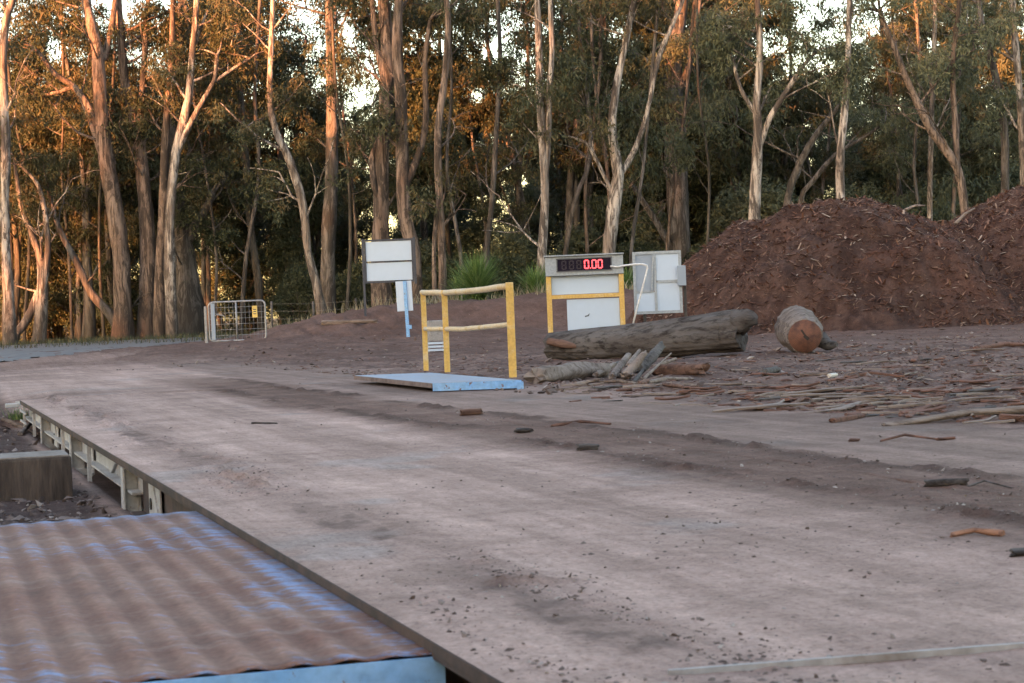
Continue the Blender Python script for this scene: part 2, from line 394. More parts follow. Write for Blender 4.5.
# ------------------------------------------------------------------ weighbridge
M_CREAM = worn('cream paint', (.44, .43, .42), (.30, .27, .25), 5, .5, .7, .6, spots=((.14, .08, .05), 9, .66))
M_RUSTB = worn('rusty beam', (.04, .028, .026), (.085, .05, .04), 4, .4, .6, .8)
M_DARKST = worn('dark steel', (.035, .033, .033), (.07, .055, .05), 4, .45, .65, .6)
wb = empty('weighbridge', (st(S0, T_END)[0], st(S0, T_END)[1], -.35), math.atan2(D.y, D.x) - math.pi / 2)
tag(wb, 'long steel weighbridge with a dirt covered deck carried on short cream legs', 'weighbridge')
wb_inv = (Matrix.Translation(wb.location) @ Matrix.Rotation(wb.rotation_euler.z, 4, 'Z')).inverted()
def wbl(s, t, z): x, y = st(s, t); return wb_inv @ Vector((x, y, z))
T_START = onz(680, 672).x * D.x + onz(680, 672).y * D.y - .55
def deck_h(x, y):
    s, t = to_st(x, y)
    z = .010 * (fbm(s * 3.0, t * .25, 12) - .5) + .02 * (fbm(x * 1.3, y * 1.3, 14) - .5) * sst(S0, S0 + .3, s) + .010 * (fbm(x * 9, y * 9, 15, 3) - .5) * sst(S0, S0 + .1, s)
    wl = np.exp(-((s - S0 - .42) / .2) ** 2) * sst(.42, .62, fbm(t * .8, s * 3, 57))
    rd = ridge_mask(s, t)
    z = z + wl * .045 * sst(.45, .8, fbm(x * 8, y * 8, 16, 3)) + rd * (.015 * fbm(x * 3, y * 3, 21) + .034 * sst(.45, .85, fbm(x * 7, y * 7, 22, 4)))
    z = np.where((s < S0 + .004) | (t > T_END - .004) | (t < -3.99), -.002, z)
    return z
dk = grid_mesh('deck', lines([(S0, S0 + .9, .022), (S0 + .9, S1, .035)]), lines([(-4, 2, .5), (2, 13, .034), (13, T_END, .08)]), None, 0, deck_h)
dk.transform(wb_inv); ov = link('deck', dk, M_SOIL, wb)
def wbar(mb, s0, s1, t0, t1, z0, z1):
    c = wbl((s0 + s1) / 2, (t0 + t1) / 2, (z0 + z1) / 2)
    mb.box(c, (abs(s1 - s0), abs(t1 - t0), abs(z1 - z0)))
# deck plate edge + main beam; the near half is rusty, the far half cream
mb = MB(); wbar(mb, S0 + .0, S1 - .03, -4, T_END, -.05, -.035); wbar(mb, S0 - .004, S0 + .012, -4, T_END, -.032, -.004)
mb.build('deck_plate', M_RUSTB, wb)
TS = 12.9
mb = MB(); wbar(mb, S0 + .10, S0 + .14, -4, TS, -.32, -.02); wbar(mb, S0 + .02, S0 + .16, -4, TS, -.335, -.32)
mb.build('main_beam', M_RUSTB, wb)
mb = MB(); wbar(mb, S0 + .10, S0 + .125, TS, T_END - .02, -.20, -.02); wbar(mb, S0 + .03, S0 + .16, TS, T_END - .02, -.215, -.20)
b2 = mb.build('main_beam', M_CREAM, wb); b2['label'] = 'cream painted stretch of side beam under the deck edge'
mb = MB(); wbar(mb, S0 + 1.5, S0 + 1.55, -4, T_END - .3, -.42, -.02); wbar(mb, S1 - .2, S1 - .16, -4, T_END - .3, -.42, -.02); mb.build('inner_beam', M_DARKST, wb)
mb = MB(); wbar(mb, S0 + .1, S1 - .05, T_END - .03, T_END - .01, -.33, -.02); mb.build('end_plate', M_CREAM, wb)
def edge_t(px, py):
    p = onz(px, py); return p.x * D.x + p.y * D.y
for (px, py, w) in ((22, 397, .10), (50, 411, .11), (79, 428, .12), (133, 458, .15)):
    t = edge_t(px, py); mb = MB()
    wbar(mb, S0 + .0, S0 + .012, t - w / 2, t + w / 2, -.42, -.055); wbar(mb, S0 + .012, S0 + .11, t - .012, t + .012, -.42, -.055)
    wbar(mb, S0 + .10, S0 + .112, t - w / 2, t + w / 2, -.42, -.225)
    wbar(mb, S0 - .03, S0 + .15, t - w / 2 - .03, t + w / 2 + .03, -.40, -.345)
    mb.build('leg', M_CREAM, wb)
for (px, py) in ((30, 401), (41, 406.5), (71, 423), (97, 438), (112, 446)):
    t = edge_t(px, py); mb = MB()
    if px == 112: mb.bar(wbl(S0 + .09, t - .5, -.02), wbl(S0 + .09, t + .2, -.21), .02, .03)
    else: wbar(mb, S0 + .0, S0 + .03, t - .022, t + .022, -.40 if px > 60 else -.33, -.055)
    mb.build('post', M_CREAM, wb)
# stiffener panels at the legs, dark discs painting the shade of their round holes
M_HOLE = worn('painted hole shade', (.02, .02, .02), (.03, .03, .03))
for (px, py) in ((144, 466), (86, 432), (55, 414)):
    t = edge_t(px, py); mb = MB(); wbar(mb, S0 + .075, S0 + .085, t - .62, t - .06, -.31, -.06); mb.build('stiffener', M_CREAM, wb)
    mb = MB(); c = wbl(S0 + .074, t - .18, -.22); e = wbl(S0 + .066, t - .18, -.22); mb.tube([c, e], .035, 16); mb.build('hole_shade_disc', M_HOLE, wb)
    mb = MB(); c = wbl(S0 + .07, t - .62, -.31); e = wbl(S0 + .07, t - .30, -.06); mb.bar(c, e, .012, .03); mb.build('brace', M_CREAM, wb)
# ladder-like end frame at the far corner
mb = MB(); t = T_END - .15
for z in (-.12, -.24): mb.bar(wbl(S0 - .01, t - 1.15, z), wbl(S0 - .01, t, z), .015, .02)
mb.build('end_frame', M_CREAM, wb)
mb = MB(); c = wbl(S0 - .10, T_END - .05, -.06); mb.box(c, (.16, .12, .05), None, .01); mb.build('corner_bracket', M_CREAM, wb)

# steel joint strip across the lane at lower right
M_STRIP = worn('joint strip', (.30, .29, .30), (.17, .14, .13), 3, .45, .6, .5, metal=.2)
a = onz(668, 673.5, .004); b = onz(1090, 641, .004)
jm = MB(); 
pts = [a.lerp(b, k / 12) + Vector((0, random.uniform(-.003, .003), 0)) for k in range(13)]
for p, q in zip(pts, pts[1:]): jm.bar(p - a, q - a, .012, .018)
j = jm.build('joint_strip', M_STRIP); j.location = a; tag(j, 'thin pale steel joint strip crossing the dusty deck in the foreground', 'joint strip')

# ------------------------------------------------------------------ corrugated platform
m, nt, bs = newmat('rusty blue plate')
tc = nt.nodes.new('ShaderNodeTexCoord'); vec = tc.outputs['Object']
big = nz(nt, 1.8, 7, .68, vec=vec, stretch=(1, .8, 1)); stk = nz(nt, 9, 9, .85, vec=vec, stretch=(.45, 1.8, 1)); fine = nz(nt, 38, 4, .7, vec=vec)
c = mixc(nt, (.165, .072, .050), (.245, .145, .112), ramp(nt, big, [(.35, (0, 0, 0)), (.65, (1, 1, 1))]))
sepx = nt.nodes.new('ShaderNodeSeparateXYZ'); nt.links.new(vec, sepx.inputs[0])
# paint survives best near the edges and on some crests
at2 = nt.nodes.new('ShaderNodeAttribute'); at2.attribute_name = 'var'
ad = nt.nodes.new('ShaderNodeMath'); ad.operation = 'MULTIPLY_ADD'; ad.inputs[1].default_value = .26; nt.links.new(at2.outputs['Fac'], ad.inputs[0]); nt.links.new(stk, ad.inputs[2])
c = mixc(nt, c, (.13, .25, .45), ramp(nt, ad.outputs[0], [(.615, (0, 0, 0)), (.67, (.7, .7, .7))]))
c = mixc(nt, c, (.34, .29, .27), ramp(nt, nz(nt, 3.3, 7, .7, vec=vec, stretch=(.6, 2.2, 1)), [(.55, (0, 0, 0)), (.75, (.5, .5, .5))]))
c = mixc(nt, c, (.075, .045, .036), ramp(nt, nz(nt, 2.3, 7, .75, vec=vec), [(.5, (0, 0, 0)), (.68, (.6, .6, .6))]))
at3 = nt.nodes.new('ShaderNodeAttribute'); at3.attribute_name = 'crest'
c = mixc(nt, c, ramp(nt, at3.outputs['Fac'], [(0, (.80, .74, .72)), (1, (1.14, 1.13, 1.13))]), 1.0, 'MULTIPLY')  # rib shading strengthened in the colour, along with dirt in the valleys
c = mixc(nt, c, ramp(nt, fine, [(.3, (.7, .7, .7)), (.7, (1.2, 1.2, 1.2))]), 1.0, 'MULTIPLY')
nt.links.new(c, bs.inputs['Base Color']); bs.inputs['Roughness'].default_value = .75; bs.inputs['Specular IOR Level'].default_value = .2; bump(nt, bs, fine, .25, .004)
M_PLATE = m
M_BLUE = worn('blue paint', (.15, .36, .66), (.22, .40, .62), 3, .4, .65, .5, spots=((.16, .09, .07), 14, .61), bstr=.1)
pc = onz(443, 650, -.03); pf = onz(205, 508, -.03)
PLN = (onz(443, 650, -.03) - onz(60, 683, -.03)); PLN.z = 0; 
pn = Vector((N.x, N.y, 0)).lerp(PLN.normalized(), .55).normalized()   # front edge direction
pd = Vector((D.x, D.y, 0))
pl = empty('corrugated_platform', (pc.x, pc.y, -.7)); tag(pl, 'rusty corrugated steel platform with worn blue paint in the near left corner', 'platform')
LEN = (pf - pc).length; WID = 3.4
us = np.linspace(0, WID, 520); vs_ = np.linspace(0, LEN, 70)
U, Vv = np.meshgrid(us, vs_, indexing='ij')
wave = -.006 + .0052 * np.cos(U * 2 * math.pi / .128) * sst(0.0, .25, U) * (.6 + .4 * sst(0, .3, LEN - Vv))
wob = .010 * (fbm(U * .8, Vv * .6, 81, 1) - .5)
far = pf - pc
# far edge shifts so that it meets pf while the left side follows the front direction
fn = (onz(205, 508, -.03) - onz(0, 523, -.03)); fn.z = 0; fn = Vector((N.x, N.y, 0)).lerp(fn.normalized(), .6).normalized()
k = Vv / LEN
X = -U * (pn.x * (1 - k) + fn.x * k) + far.x * k; Yy = -U * (pn.y * (1 - k) + fn.y * k) + far.y * k
Z = .664 + wave + wob
var = np.clip(np.maximum(np.exp(-U / .10), np.exp(-(LEN - Vv) / .07)) * .55 + .20 * sst(-.8, .9, np.cos(U * 2 * math.pi / .128 + .5)) * sst(.2, .7, fbm(U * .7, Vv * .7, 88) + .2) + .30 * sst(.42, .70, fbm(U * 1.6 + 3, Vv * 1.6, 84)), 0, 1)
n_, m_ = U.shape; i = np.arange(n_ - 1)[:, None] * m_ + np.arange(m_ - 1)[None]
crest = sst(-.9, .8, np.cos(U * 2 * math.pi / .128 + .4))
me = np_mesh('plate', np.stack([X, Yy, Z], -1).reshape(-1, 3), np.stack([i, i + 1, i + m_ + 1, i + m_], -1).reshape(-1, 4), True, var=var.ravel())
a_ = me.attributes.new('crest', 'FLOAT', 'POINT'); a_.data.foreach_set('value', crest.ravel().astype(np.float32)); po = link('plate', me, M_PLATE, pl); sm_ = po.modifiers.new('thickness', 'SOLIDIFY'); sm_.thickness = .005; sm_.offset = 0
mb = MB(); 
a0 = Vector((0, 0, .652)) + pd * (-.006); b0 = a0 - pn * WID
zt = Vector((0, 0, .004)); zb = Vector((0, 0, -.15)); th = -pd * .008
vs8 = [a0 + zt, b0 + zt, b0 + zb, a0 + zb, a0 + zt + th, b0 + zt + th, b0 + zb + th, a0 + zb + th]
mb.add(vs8, [(0, 1, 2, 3), (7, 6, 5, 4), (0, 4, 5, 1), (3, 2, 6, 7), (0, 3, 7, 4), (1, 5, 6, 2)])
mb.build('front_fascia', M_BLUE, pl)
mb = MB(); mb.bar(Vector((.0, .0, .62)) + pd * .02, far + Vector((0, 0, .62)), .02, .06); mb.build('side_rail', M_DARKST, pl)
mb = MB(); mb.bar(far + Vector((0, 0, .61)), far - fn * WID + Vector((0, 0, .61)), .02, .08); mb.build('rear_rail', M_BLUE, pl)
for (u, v) in ((.12, .15), (3.2, .15), (.12, LEN - .2), (3.2, LEN - .2)):
    kk = v / LEN; p = far * kk - (pn * (1 - kk) + fn * kk) * u; mb = MB(); mb.box((p.x, p.y, .30), (.09, .09, .66), None, .006); mb.build('leg', M_DARKST, pl)

# ------------------------------------------------------------------ concrete block at the left
M_CONC = worn('weathered timber', (.088, .064, .052), (.036, .027, .023), 7, .42, .60, .9, stretch=(1, 1, .16), bstr=.8, bdist=.02)
br = onz(69, 499, -.33); 
cb = empty('timber_block', (br.x - .92, br.y + .05, -.36), R(16)); tag(cb, 'dark weathered timber block on the soil beside the weighbridge legs', 'timber block')
mb = MB(); mb.box((0, 0, .165), (1.8, .62, .33), None, .02); bo = mb.build('block', M_CONC, cb)
M_CTOP = worn('pale block top', (.22, .19, .175), (.14, .115, .10), 6, .4, .62, .9)  # top face coloured paler than the sides of the block
mb = MB(); mb.box((0, 0, .334), (1.77, .59, .012), None, .006); mb.build('top_face', M_CTOP, cb)

# ------------------------------------------------------------------ small platform with yellow hand rail
M_YEL = worn('yellow paint', (.58, .36, .10), (.60, .45, .24), 5, .5, .7, .5, spots=((.22, .12, .06), 16, .68), bstr=.1)
M_YELTOP = worn('faded yellow rail', (.56, .43, .27), (.50, .32, .13), 4, .5, .65, .55, spots=((.32, .38, .48), 3.2, .64), bstr=.1)
P1 = onz(520, 378, .12); P2 = onz(429, 371, .12); P3 = onz(357, 374.5, .10)
ax = (P2 - P1); ax.z = 0; LP = ax.length; ax.normalize(); 
ac = (P3 - P2); ac.z = 0; wd = .95; ac = Vector((-N.x, -N.y, 0)).lerp(ac.normalized(), .5).normalized()
pp = empty('railed_platform', (P1.x, P1.y, 0)); tag(pp, 'low blue steel platform with a yellow two bar hand rail beside the lane', 'platform')
mb = MB(); c0 = Vector((0, 0, .10)); q = [c0, c0 + ax * LP, c0 + ax * LP + ac * wd, c0 + ac * wd]; q2 = [v - Vector((0, 0, .01)) for v in q]
mb.add(q + q2, [(0, 1, 2, 3), (7, 6, 5, 4), (0, 4, 5, 1), (1, 5, 6, 2), (2, 6, 7, 3), (3, 7, 4, 0)])
M_BLUED = worn('dusty blue plate', (.21, .28, .38), (.25, .25, .27), 3, .45, .7, .5, bstr=.3)
mb.build('deck_plate', M_BLUED, pp)
mb = MB()
dz_ = Vector((0, 0, -.035))
for a_, b_ in ((q2[0], q2[1]), (q2[3], q2[0])): mb.bar(a_ + dz_, b_ + dz_, .03, .085)
mb.build('frame', M_BLUE, pp); mb = MB()
for a_, b_ in ((q2[1], q2[2]), (q2[2], q2[3])): mb.bar(a_ + dz_ * .5, b_ + dz_ * .5, .03, .05)
M_DUSTF = worn('dirt caked frame', (.19, .14, .13), (.12, .085, .078), 5, .4, .6, .9); df = mb.build('frame', M_DUSTF, pp); df['label'] = 'dirt caked far stretch of the frame'
mb = MB(); mb.box((-.0, 0, .0), (.07, .07, .16), None, .004); mb.build('foot', M_BLUE, pp)
def onrail(px, py):  # distance along the back edge for a pixel column
    best = min((abs((lambda p: (512 + (p - CAM).dot(RT) / (p - CAM).dot(fw) * F) - px)(P1 + ax * v)), v) for v in np.linspace(0, LP, 200)); return best[1]
tops = []
for px, w in ((516.5, .085), (450.5, .07), (428, .065)):
    v = onrail(px, 378); b_ = ax * max(v, .03) + ac * .035; mb = MB()
    mb.bar(b_ + Vector((0, 0, .125)), b_ + Vector((0, 0, 1.13 + (.03 if px > 500 else 0))), w, w, .008); mb.build('post', M_YEL, pp); tops.append(b_)
def wavy(a, b, n=12, amp=.012, seed=1):
    rg = random.Random(seed); return [a.lerp(b, i / n) + Vector((0, 0, -amp * math.sin(math.pi * i / n) * 2 + rg.uniform(-amp, amp) * .3)) for i in range(n + 1)]
mb = MB(); mb.tube(wavy(tops[0] + Vector((0, 0, 1.12)), tops[2] - (tops[0] - tops[2]).normalized() * .05 + Vector((0, 0, 1.12))), .036, 12); mb.build('top_rail', M_YELTOP, pp)
mb = MB(); mb.tube(wavy(tops[0] + Vector((0, 0, .70)), tops[2] + Vector((0, 0, .66)), seed=5), .030, 12); mb.build('middle_rail', M_YELTOP, pp)

# ------------------------------------------------------------------ weight indicator stand
M_GALV = worn('galvanised steel', (.30, .35, .41), (.24, .28, .32), 25, .4, .6, .45, metal=.35, bstr=.15, bdist=.002)
M_WHITE = worn('white sheet', (.43, .53, .65), (.40, .49, .60), 1.2, .3, .8, .5, bstr=0, fine=.02)
M_BLACKG = worn('black display face', (.012, .009, .018), (.018, .013, .026), 8, .4, .7, .6, bstr=0, spec=.08)
M_SEGOFF = worn('unlit segments', (.018, .012, .024), (.021, .014, .028), 8, .4, .7, .4, bstr=0)
m, nt, bs = newmat('lit segments'); bs.inputs['Base Color'].default_value = (.5, .05, .05, 1); bs.inputs['Emission Color'].default_value = (1, .07, .09, 1); bs.inputs['Emission Strength'].default_value = .5; M_SEG = m
YI = 33.6
def local_frame(px, py, Y, rz, name, label, cat):
    p = at(px, py, Y); e = empty(name, (p.x, p.y, gz(p.x, p.y)), rz); tag(e, label, cat); return e
pxm = YI / F    # metres per pixel there
ind = local_frame(587, 330, YI, R(-3), 'weight_display', 'weighbridge read-out on a yellow framed stand showing red 0.00', 'weight display')
ci = ind.location
def iz(py): # height above stand base for a pixel row near x=585
    return at(585, py, YI).z - ci.z
def ix(px, py=290): return (at(px, py, YI) - Vector(ci)).x
L0, L1 = ix(549), ix(621.5)
mb = MB(); mb.box(((L0 + L1) / 2, 0, (iz(256) + iz(275)) / 2), (L1 - L0 + .09, .16, iz(256) - iz(275)), None, .006); mb.build('housing', M_GALV, ind)
mb = MB(); mb.box(((L0 + L1) / 2, -.01, iz(255)), (L1 - L0 + .12, .24, .022), None, .003); mb.build('hood', M_GALV, ind)
dcx = (ix(558.5) + ix(612)) / 2; dw = ix(612) - ix(558.5); dz0 = iz(270.5); dz1 = iz(258.5)
mb = MB(); mb.box((dcx, -.083, (dz0 + dz1) / 2), (dw, .012, dz1 - dz0), None, .004); sf = mb.build('screen', M_BLACKG, ind)
mb = MB(); fr = .018
for (cx_, cz_, sx_, sz_) in ((dcx, dz1 + .004, dw + .04, fr), (dcx, dz0 - .004, dw + .04, fr), (dcx - dw / 2 - .006, (dz0 + dz1) / 2, fr, dz1 - dz0 - .014), (dcx + dw / 2 + .006, (dz0 + dz1) / 2, fr, dz1 - dz0 - .014)):
    mb.box((cx_, -.095, cz_), (sx_, .018, sz_))
M_BEZ = worn('dark bezel', (.07, .075, .085), (.10, .10, .11), 8); mb.build('bezel', M_BEZ, ind)
gh = (dz1 - dz0) * .76; gw = .085; gzc = (dz0 + dz1) / 2; tk = .020
def seg0(mb, cx_, keys='abcdef'):
    y_ = -.0925; h2 = gh / 2 - tk / 2; w2 = gw / 2 - tk / 2
    S_ = {'a': ((0, h2), (gw - 1.5 * tk, tk)), 'd': ((0, -h2), (gw - 1.5 * tk, tk)), 'g': ((0, 0), (gw - 2.4 * tk, tk * .8)),
          'f': ((-w2, h2 / 2 + .002), (tk, h2 - .008)), 'b': ((w2, h2 / 2 + .002), (tk, h2 - .008)), 'e': ((-w2, -h2 / 2 - .002), (tk, h2 - .008)), 'c': ((w2, -h2 / 2 - .002), (tk, h2 - .008))}
    for k_ in keys:
        (ox, oz), (sx, sz) = S_[k_]; mb.box((cx_ + ox, y_, gzc + oz), (sx, .006, sz), None, .002)
dig = [ix(588), ix(595.2), ix(601.2)]
for k_, x_ in enumerate(dig):
    mb = MB(); seg0(mb, x_ + (-.006 if k_ == 0 else 0)); mb.build('lit_digit', M_SEG, sf).parent = sf
mb = MB(); mb.box(((dig[0] + dig[1]) / 2 - .004, -.0925, gzc - gh / 2 + .012), (.018, .006, .022), None, .002); mb.build('decimal_point', M_SEG, sf)
for x_ in (ix(565), ix(572.5), ix(580)):
    mb = MB(); seg0(mb, x_, 'abcdefg'); mb.build('unlit_digit', M_SEGOFF, sf)
for x_, lab in ((L0, 0), (L1, 1)):
    mb = MB(); zt_ = iz(275.2) if lab == 0 else iz(275.2); mb.box((x_, -.01, zt_ / 2 - .05), (.085, .085, zt_ + .1), None, .006); mb.build('post', M_YEL, ind)
mb = MB(); mb.box(((L0 + L1) / 2, -.015, iz(296)), (L1 - L0 - .085, .06, .065), None, .005); mb.build('crossbar', M_YEL, ind)
mb = MB(); mb.box(((L0 + L1) / 2, .03, (iz(275) + iz(294)) / 2), (L1 - L0 - .09, .02, iz(275) - iz(294) - .01)); mb.build('upper_panel', M_WHITE, ind)
mb = MB(); zl = (iz(299), iz(330)); mb.box(((ix(566) + L1) / 2 - .02, .0, sum(zl) / 2), (L1 - ix(566) - .05, .02, zl[0] - zl[1]), None, .003); lp = mb.build('lower_panel', M_WHITE, ind)
mb = MB(); mb.box((ix(586), -.0125, iz(316)), (.07, .003, .018), Matrix.Rotation(R(-12), 3, 'Y'), .001); mb.box((ix(588), -.0125, iz(314.5)), (.03, .003, .012), Matrix.Rotation(R(-35), 3, 'Y'), .001); mb.build('scrawl_mark', M_BEZ, lp)
M_PIPE = worn('white conduit', (.62, .63, .64), (.5, .5, .5), 5, .4, .7, .4, bstr=0)
mb = MB(); pts = [Vector((ix(x_), -.12, iz(y_))) for x_, y_ in ((613, 267.5), (618, 268.5), (626, 267.2), (636, 266.5), (643, 266.6), (647.6, 268), (648, 271), (645, 282), (640, 298), (635, 314), (631, 328))]
mb.tube(pts, .017, 8); mb.tube([Vector((ix(612), -.085, iz(267.5))), pts[0]], .02, 8); mb.build('conduit', M_PIPE, ind)

# meter cabinet frame with white panels to the right
YC = 35.4
cab = local_frame(660, 315, YC, R(-6), 'metal_cabinet', 'grey steel framed cabinet with white panels behind the long log', 'cabinet')
cc = cab.location
def cz(py): return at(660, py, YC).z - cc.z
def cx(px): return (at(px, 285, YC) - Vector(cc)).x
x0, x1, z0_, z1_ = cx(633.5), cx(682), cz(313.5), cz(251)
M_PANG = worn('grey panel', (.25, .31, .39), (.22, .27, .33), 2, .3, .8, .5, bstr=0, fine=.03)
def rect(mb, xa, xb, za, zb, w, y=0.0, dep=.05):
    mb.box(((xa + xb) / 2, y, zb - w / 2), (xb - xa, dep, w)); mb.box(((xa + xb) / 2, y, za + w / 2), (xb - xa, dep, w))
    mb.box((xa + w / 2, y, (za + zb) / 2), (w, dep, zb - za - 2 * w)); mb.box((xb - w / 2, y, (za + zb) / 2), (w, dep, zb - za - 2 * w))
mb = MB(); rect(mb, x0, x1, z0_, z1_, .05); xm = cx(655.5); mb.box((xm, 0, (z0_ + z1_) / 2), (.045, .044, z1_ - z0_ - .1))
mb.box(((xm + x1) / 2, 0, cz(281.5)), (x1 - xm - .073, .04, .045)); mb.box(((x0 + xm) / 2 + .001, 0, cz(291)), (xm - x0 - .073, .04, .04)); mb.build('frame', M_GALV, cab)
def pan(xa, xb, za, zb, mt, y=.004):
    mb = MB(); mb.box(((xa + xb) / 2, y, (za + zb) / 2), (xb - xa, .012, zb - za)); mb.build('panel', mt, cab)
pan(x0 + .05, xm - .023, cz(290), z1_ - .05, M_PANG); pan(x0 + .05, xm - .023, z0_ + .05, cz(292), M_WHITE)
pan(xm + .023, x1 - .05, cz(280.3), z1_ - .05, M_WHITE); pan(xm + .023, x1 - .05, z0_ + .05, cz(282.6), M_WHITE)
mb = MB(); mb.box((cx(653), -.035, (cz(255) + cz(290)) / 2), (.03, .02, cz(255) - cz(290)), Matrix.Rotation(R(4), 3, 'Y')); mb.build('door_stay', M_GALV, cab)
for px_, zt_ in ((643.5, 291), (684.5, 287)):
    mb = MB(); mb.box((cx(px_), .05, cz(zt_) / 2 - .05), (.05, .05, cz(zt_) + .1), None, .004); mb.build('leg', M_DARKST, cab)
mb = MB(); mb.box((cx(682), -.075, cz(276.5)), (.15, .10, cz(266.5) - cz(286.5)), None, .008); mb.build('switch_box', M_PANG, cab)

# ------------------------------------------------------------------ signs
M_FRAME = worn('dark blue frame', (.035, .04, .055), (.05, .055, .07), 6, .4, .6, .5, bstr=0)
YB = 56.0
sg = local_frame(390, 318, YB, R(4), 'notice_board', 'blank white two panel notice board in a dark frame on dark posts', 'notice board'); sl = sg.location
def bz(py): return at(390, py, YB).z - sl.z
def bx(px): return (at(px, 260, YB) - Vector(sl)).x
xa, xb, za, zb = bx(364.5), bx(413.5), bz(282.5), bz(239)
mb = MB(); rect(mb, xa, xb, za, zb, .05, 0, .05); mb.box(((xa + xb) / 2, 0, bz(261.5)), (xb - xa - .1, .05, .03)); mb.build('frame', M_FRAME, sg)
for (p, q_) in ((za + .05, bz(262)), (bz(261), zb - .05)):
    mb = MB(); mb.box(((xa + xb) / 2, .01, (p + q_) / 2), (xb - xa - .1, .02, q_ - p - .02)); mb.build('panel', M_WHITE, sg)
for x_, zlo in ((xa - .035, -.25), (xb + .035, za - .06)):
    mb = MB(); mb.box((x_, 0, (zb + .03 + zlo) / 2), (.068, .07, zb + .03 - zlo), None, .006); mb.build('post', M_FRAME, sg)
YS = 52.0
s2 = local_frame(408, 330, YS, R(-8), 'small_sign', 'small white sign seen from behind on a bright blue post', 'sign'); s2l = s2.location
def sz_(py): return at(405, py, YS).z - s2l.z
tl = Matrix.Rotation(R(-1.5), 3, 'Y')
mb = MB(); mb.box((-.06, 0, (sz_(281) + sz_(311)) / 2), (.42, .02, sz_(281) - sz_(311)), tl, .004); mb.build('panel', M_WHITE, s2)
mb = MB(); mb.box((-.01, -.035, sz_(281) / 2 - .1), (.085, .05, sz_(281) + .2), tl, .004); mb.build('post', M_BLUE, s2)
mb = MB(); mb.box((.05, -.05, .28), (.12, .06, .10), tl, .006); mb.build('bracket', M_BLUE, s2)

# grey block and white slatted marker behind the hand rail
p = hit(435, 345)
YK = 44.0
k1 = local_frame(436, 336, YK, R(10), 'concrete_footing', 'small grey concrete footing on the bank behind the hand rail', 'footing')
k1.location.z = at(436, 334, YK).z
M_LCONC = worn('grey concrete', (.26, .25, .25), (.19, .18, .175), 6)
mb = MB(); mb.box((0, 0, .07), (.34, .3, .46), None, .02); mb.build('body', M_LCONC, k1)
k2 = local_frame(436, 345, 41, R(5), 'slatted_crate', 'low pale slatted crate on the dirt between the hand rail posts', 'crate')
for zz in (.06, .13, .20):
    for yy in (-.13, .13): mb = MB(); mb.box((0, yy, zz), (.34, .02, .04)); mb.build('slat', M_WHITE, k2)
for xx in (-.15, .15):
    mb = MB(); mb.box((xx, 0, .12), (.03, .24, .24)); mb.build('end_board', M_LCONC, k2)

# ------------------------------------------------------------------ farm gate
YG = 55.0
gl = at(210, 342, YG)
gt = empty('farm_gate', (gl.x, gl.y, gz(gl.x, gl.y)), R(-4)); tag(gt, 'galvanised mesh farm gate with rounded corners and a small yellow plate', 'gate')
gw_ = 57 * YG / F; ghh = 39 * YG / F; zb_ = at(210, 341.5, YG).z - gt.location.z
M_GPIPE = worn('gate pipe', (.30, .31, .33), (.24, .25, .26), 6, .4, .6, .4, metal=.3, bstr=0)
def rounded(x0, x1, z0, z1, r):
    o = []
    for cx_, cz_, a0 in ((x1 - r, z1 - r, 90), (x1 - r, z0 + r, 0), (x0 + r, z0 + r, -90), (x0 + r, z1 - r, -180)):
        for i in range(5): a_ = R(a0 - i * 22.5); o.append(Vector((cx_ + r * math.cos(a_), 0, cz_ + r * math.sin(a_))))
    return o + [o[0], o[1]]
mb = MB(); mb.tube(rounded(0, gw_, zb_, zb_ + ghh, .12), .024, 8, False); mb.tube([(gw_ * .485, 0, zb_), (gw_ * .485, 0, zb_ + ghh)], .022, 8); mb.build('pipe_frame', M_GPIPE, gt)
mb = MB(); mb.box((.115, -.01, zb_ + ghh / 2), (.11, .05, ghh - .06), None, .005); mb.build('upright', M_PANG, gt)
mb = MB()
for i in range(1, 7): z = zb_ + ghh * i / 7; mb.tube([(.02, .02, z), (gw_ - .02, .02, z)], .006, 5)
for i in range(1, 14): x_ = gw_ * i / 14; mb.tube([(x_, .026, zb_), (x_, .026, zb_ + ghh)], .004, 4)
mb.build('wire_mesh', M_GPIPE, gt)
M_YSIGN = worn('yellow plate', (.62, .45, .14), (.58, .40, .12), 6, bstr=0)
mb = MB(); mb.box((gw_ * .82, -.03, zb_ + ghh * .72), (.14, .008, .32), None, .003); yp = mb.build('warning_plate', M_YSIGN, gt)
mb = MB(); 
for dz_ in (-.06, 0, .06): mb.box((gw_ * .82, -.0355, zb_ + ghh * .72 + dz_), (.08, .003, .025))
mb.build('plate_marks', M_BEZ, yp)
mb = MB(); mb.tube([(.16, -.05, zb_ + ghh * .62), (.22, -.06, zb_ + ghh * .68), (.40, -.06, zb_ + ghh * .66), (.46, -.05, zb_ + ghh * .60)], .014, 6); mb.build('latch', M_GPIPE, gt)
mb = MB(); mb.box((-.09, 0, .25), (.07, .07, 1.55), None, .01); mb.build('gate_post', M_GPIPE, gt)

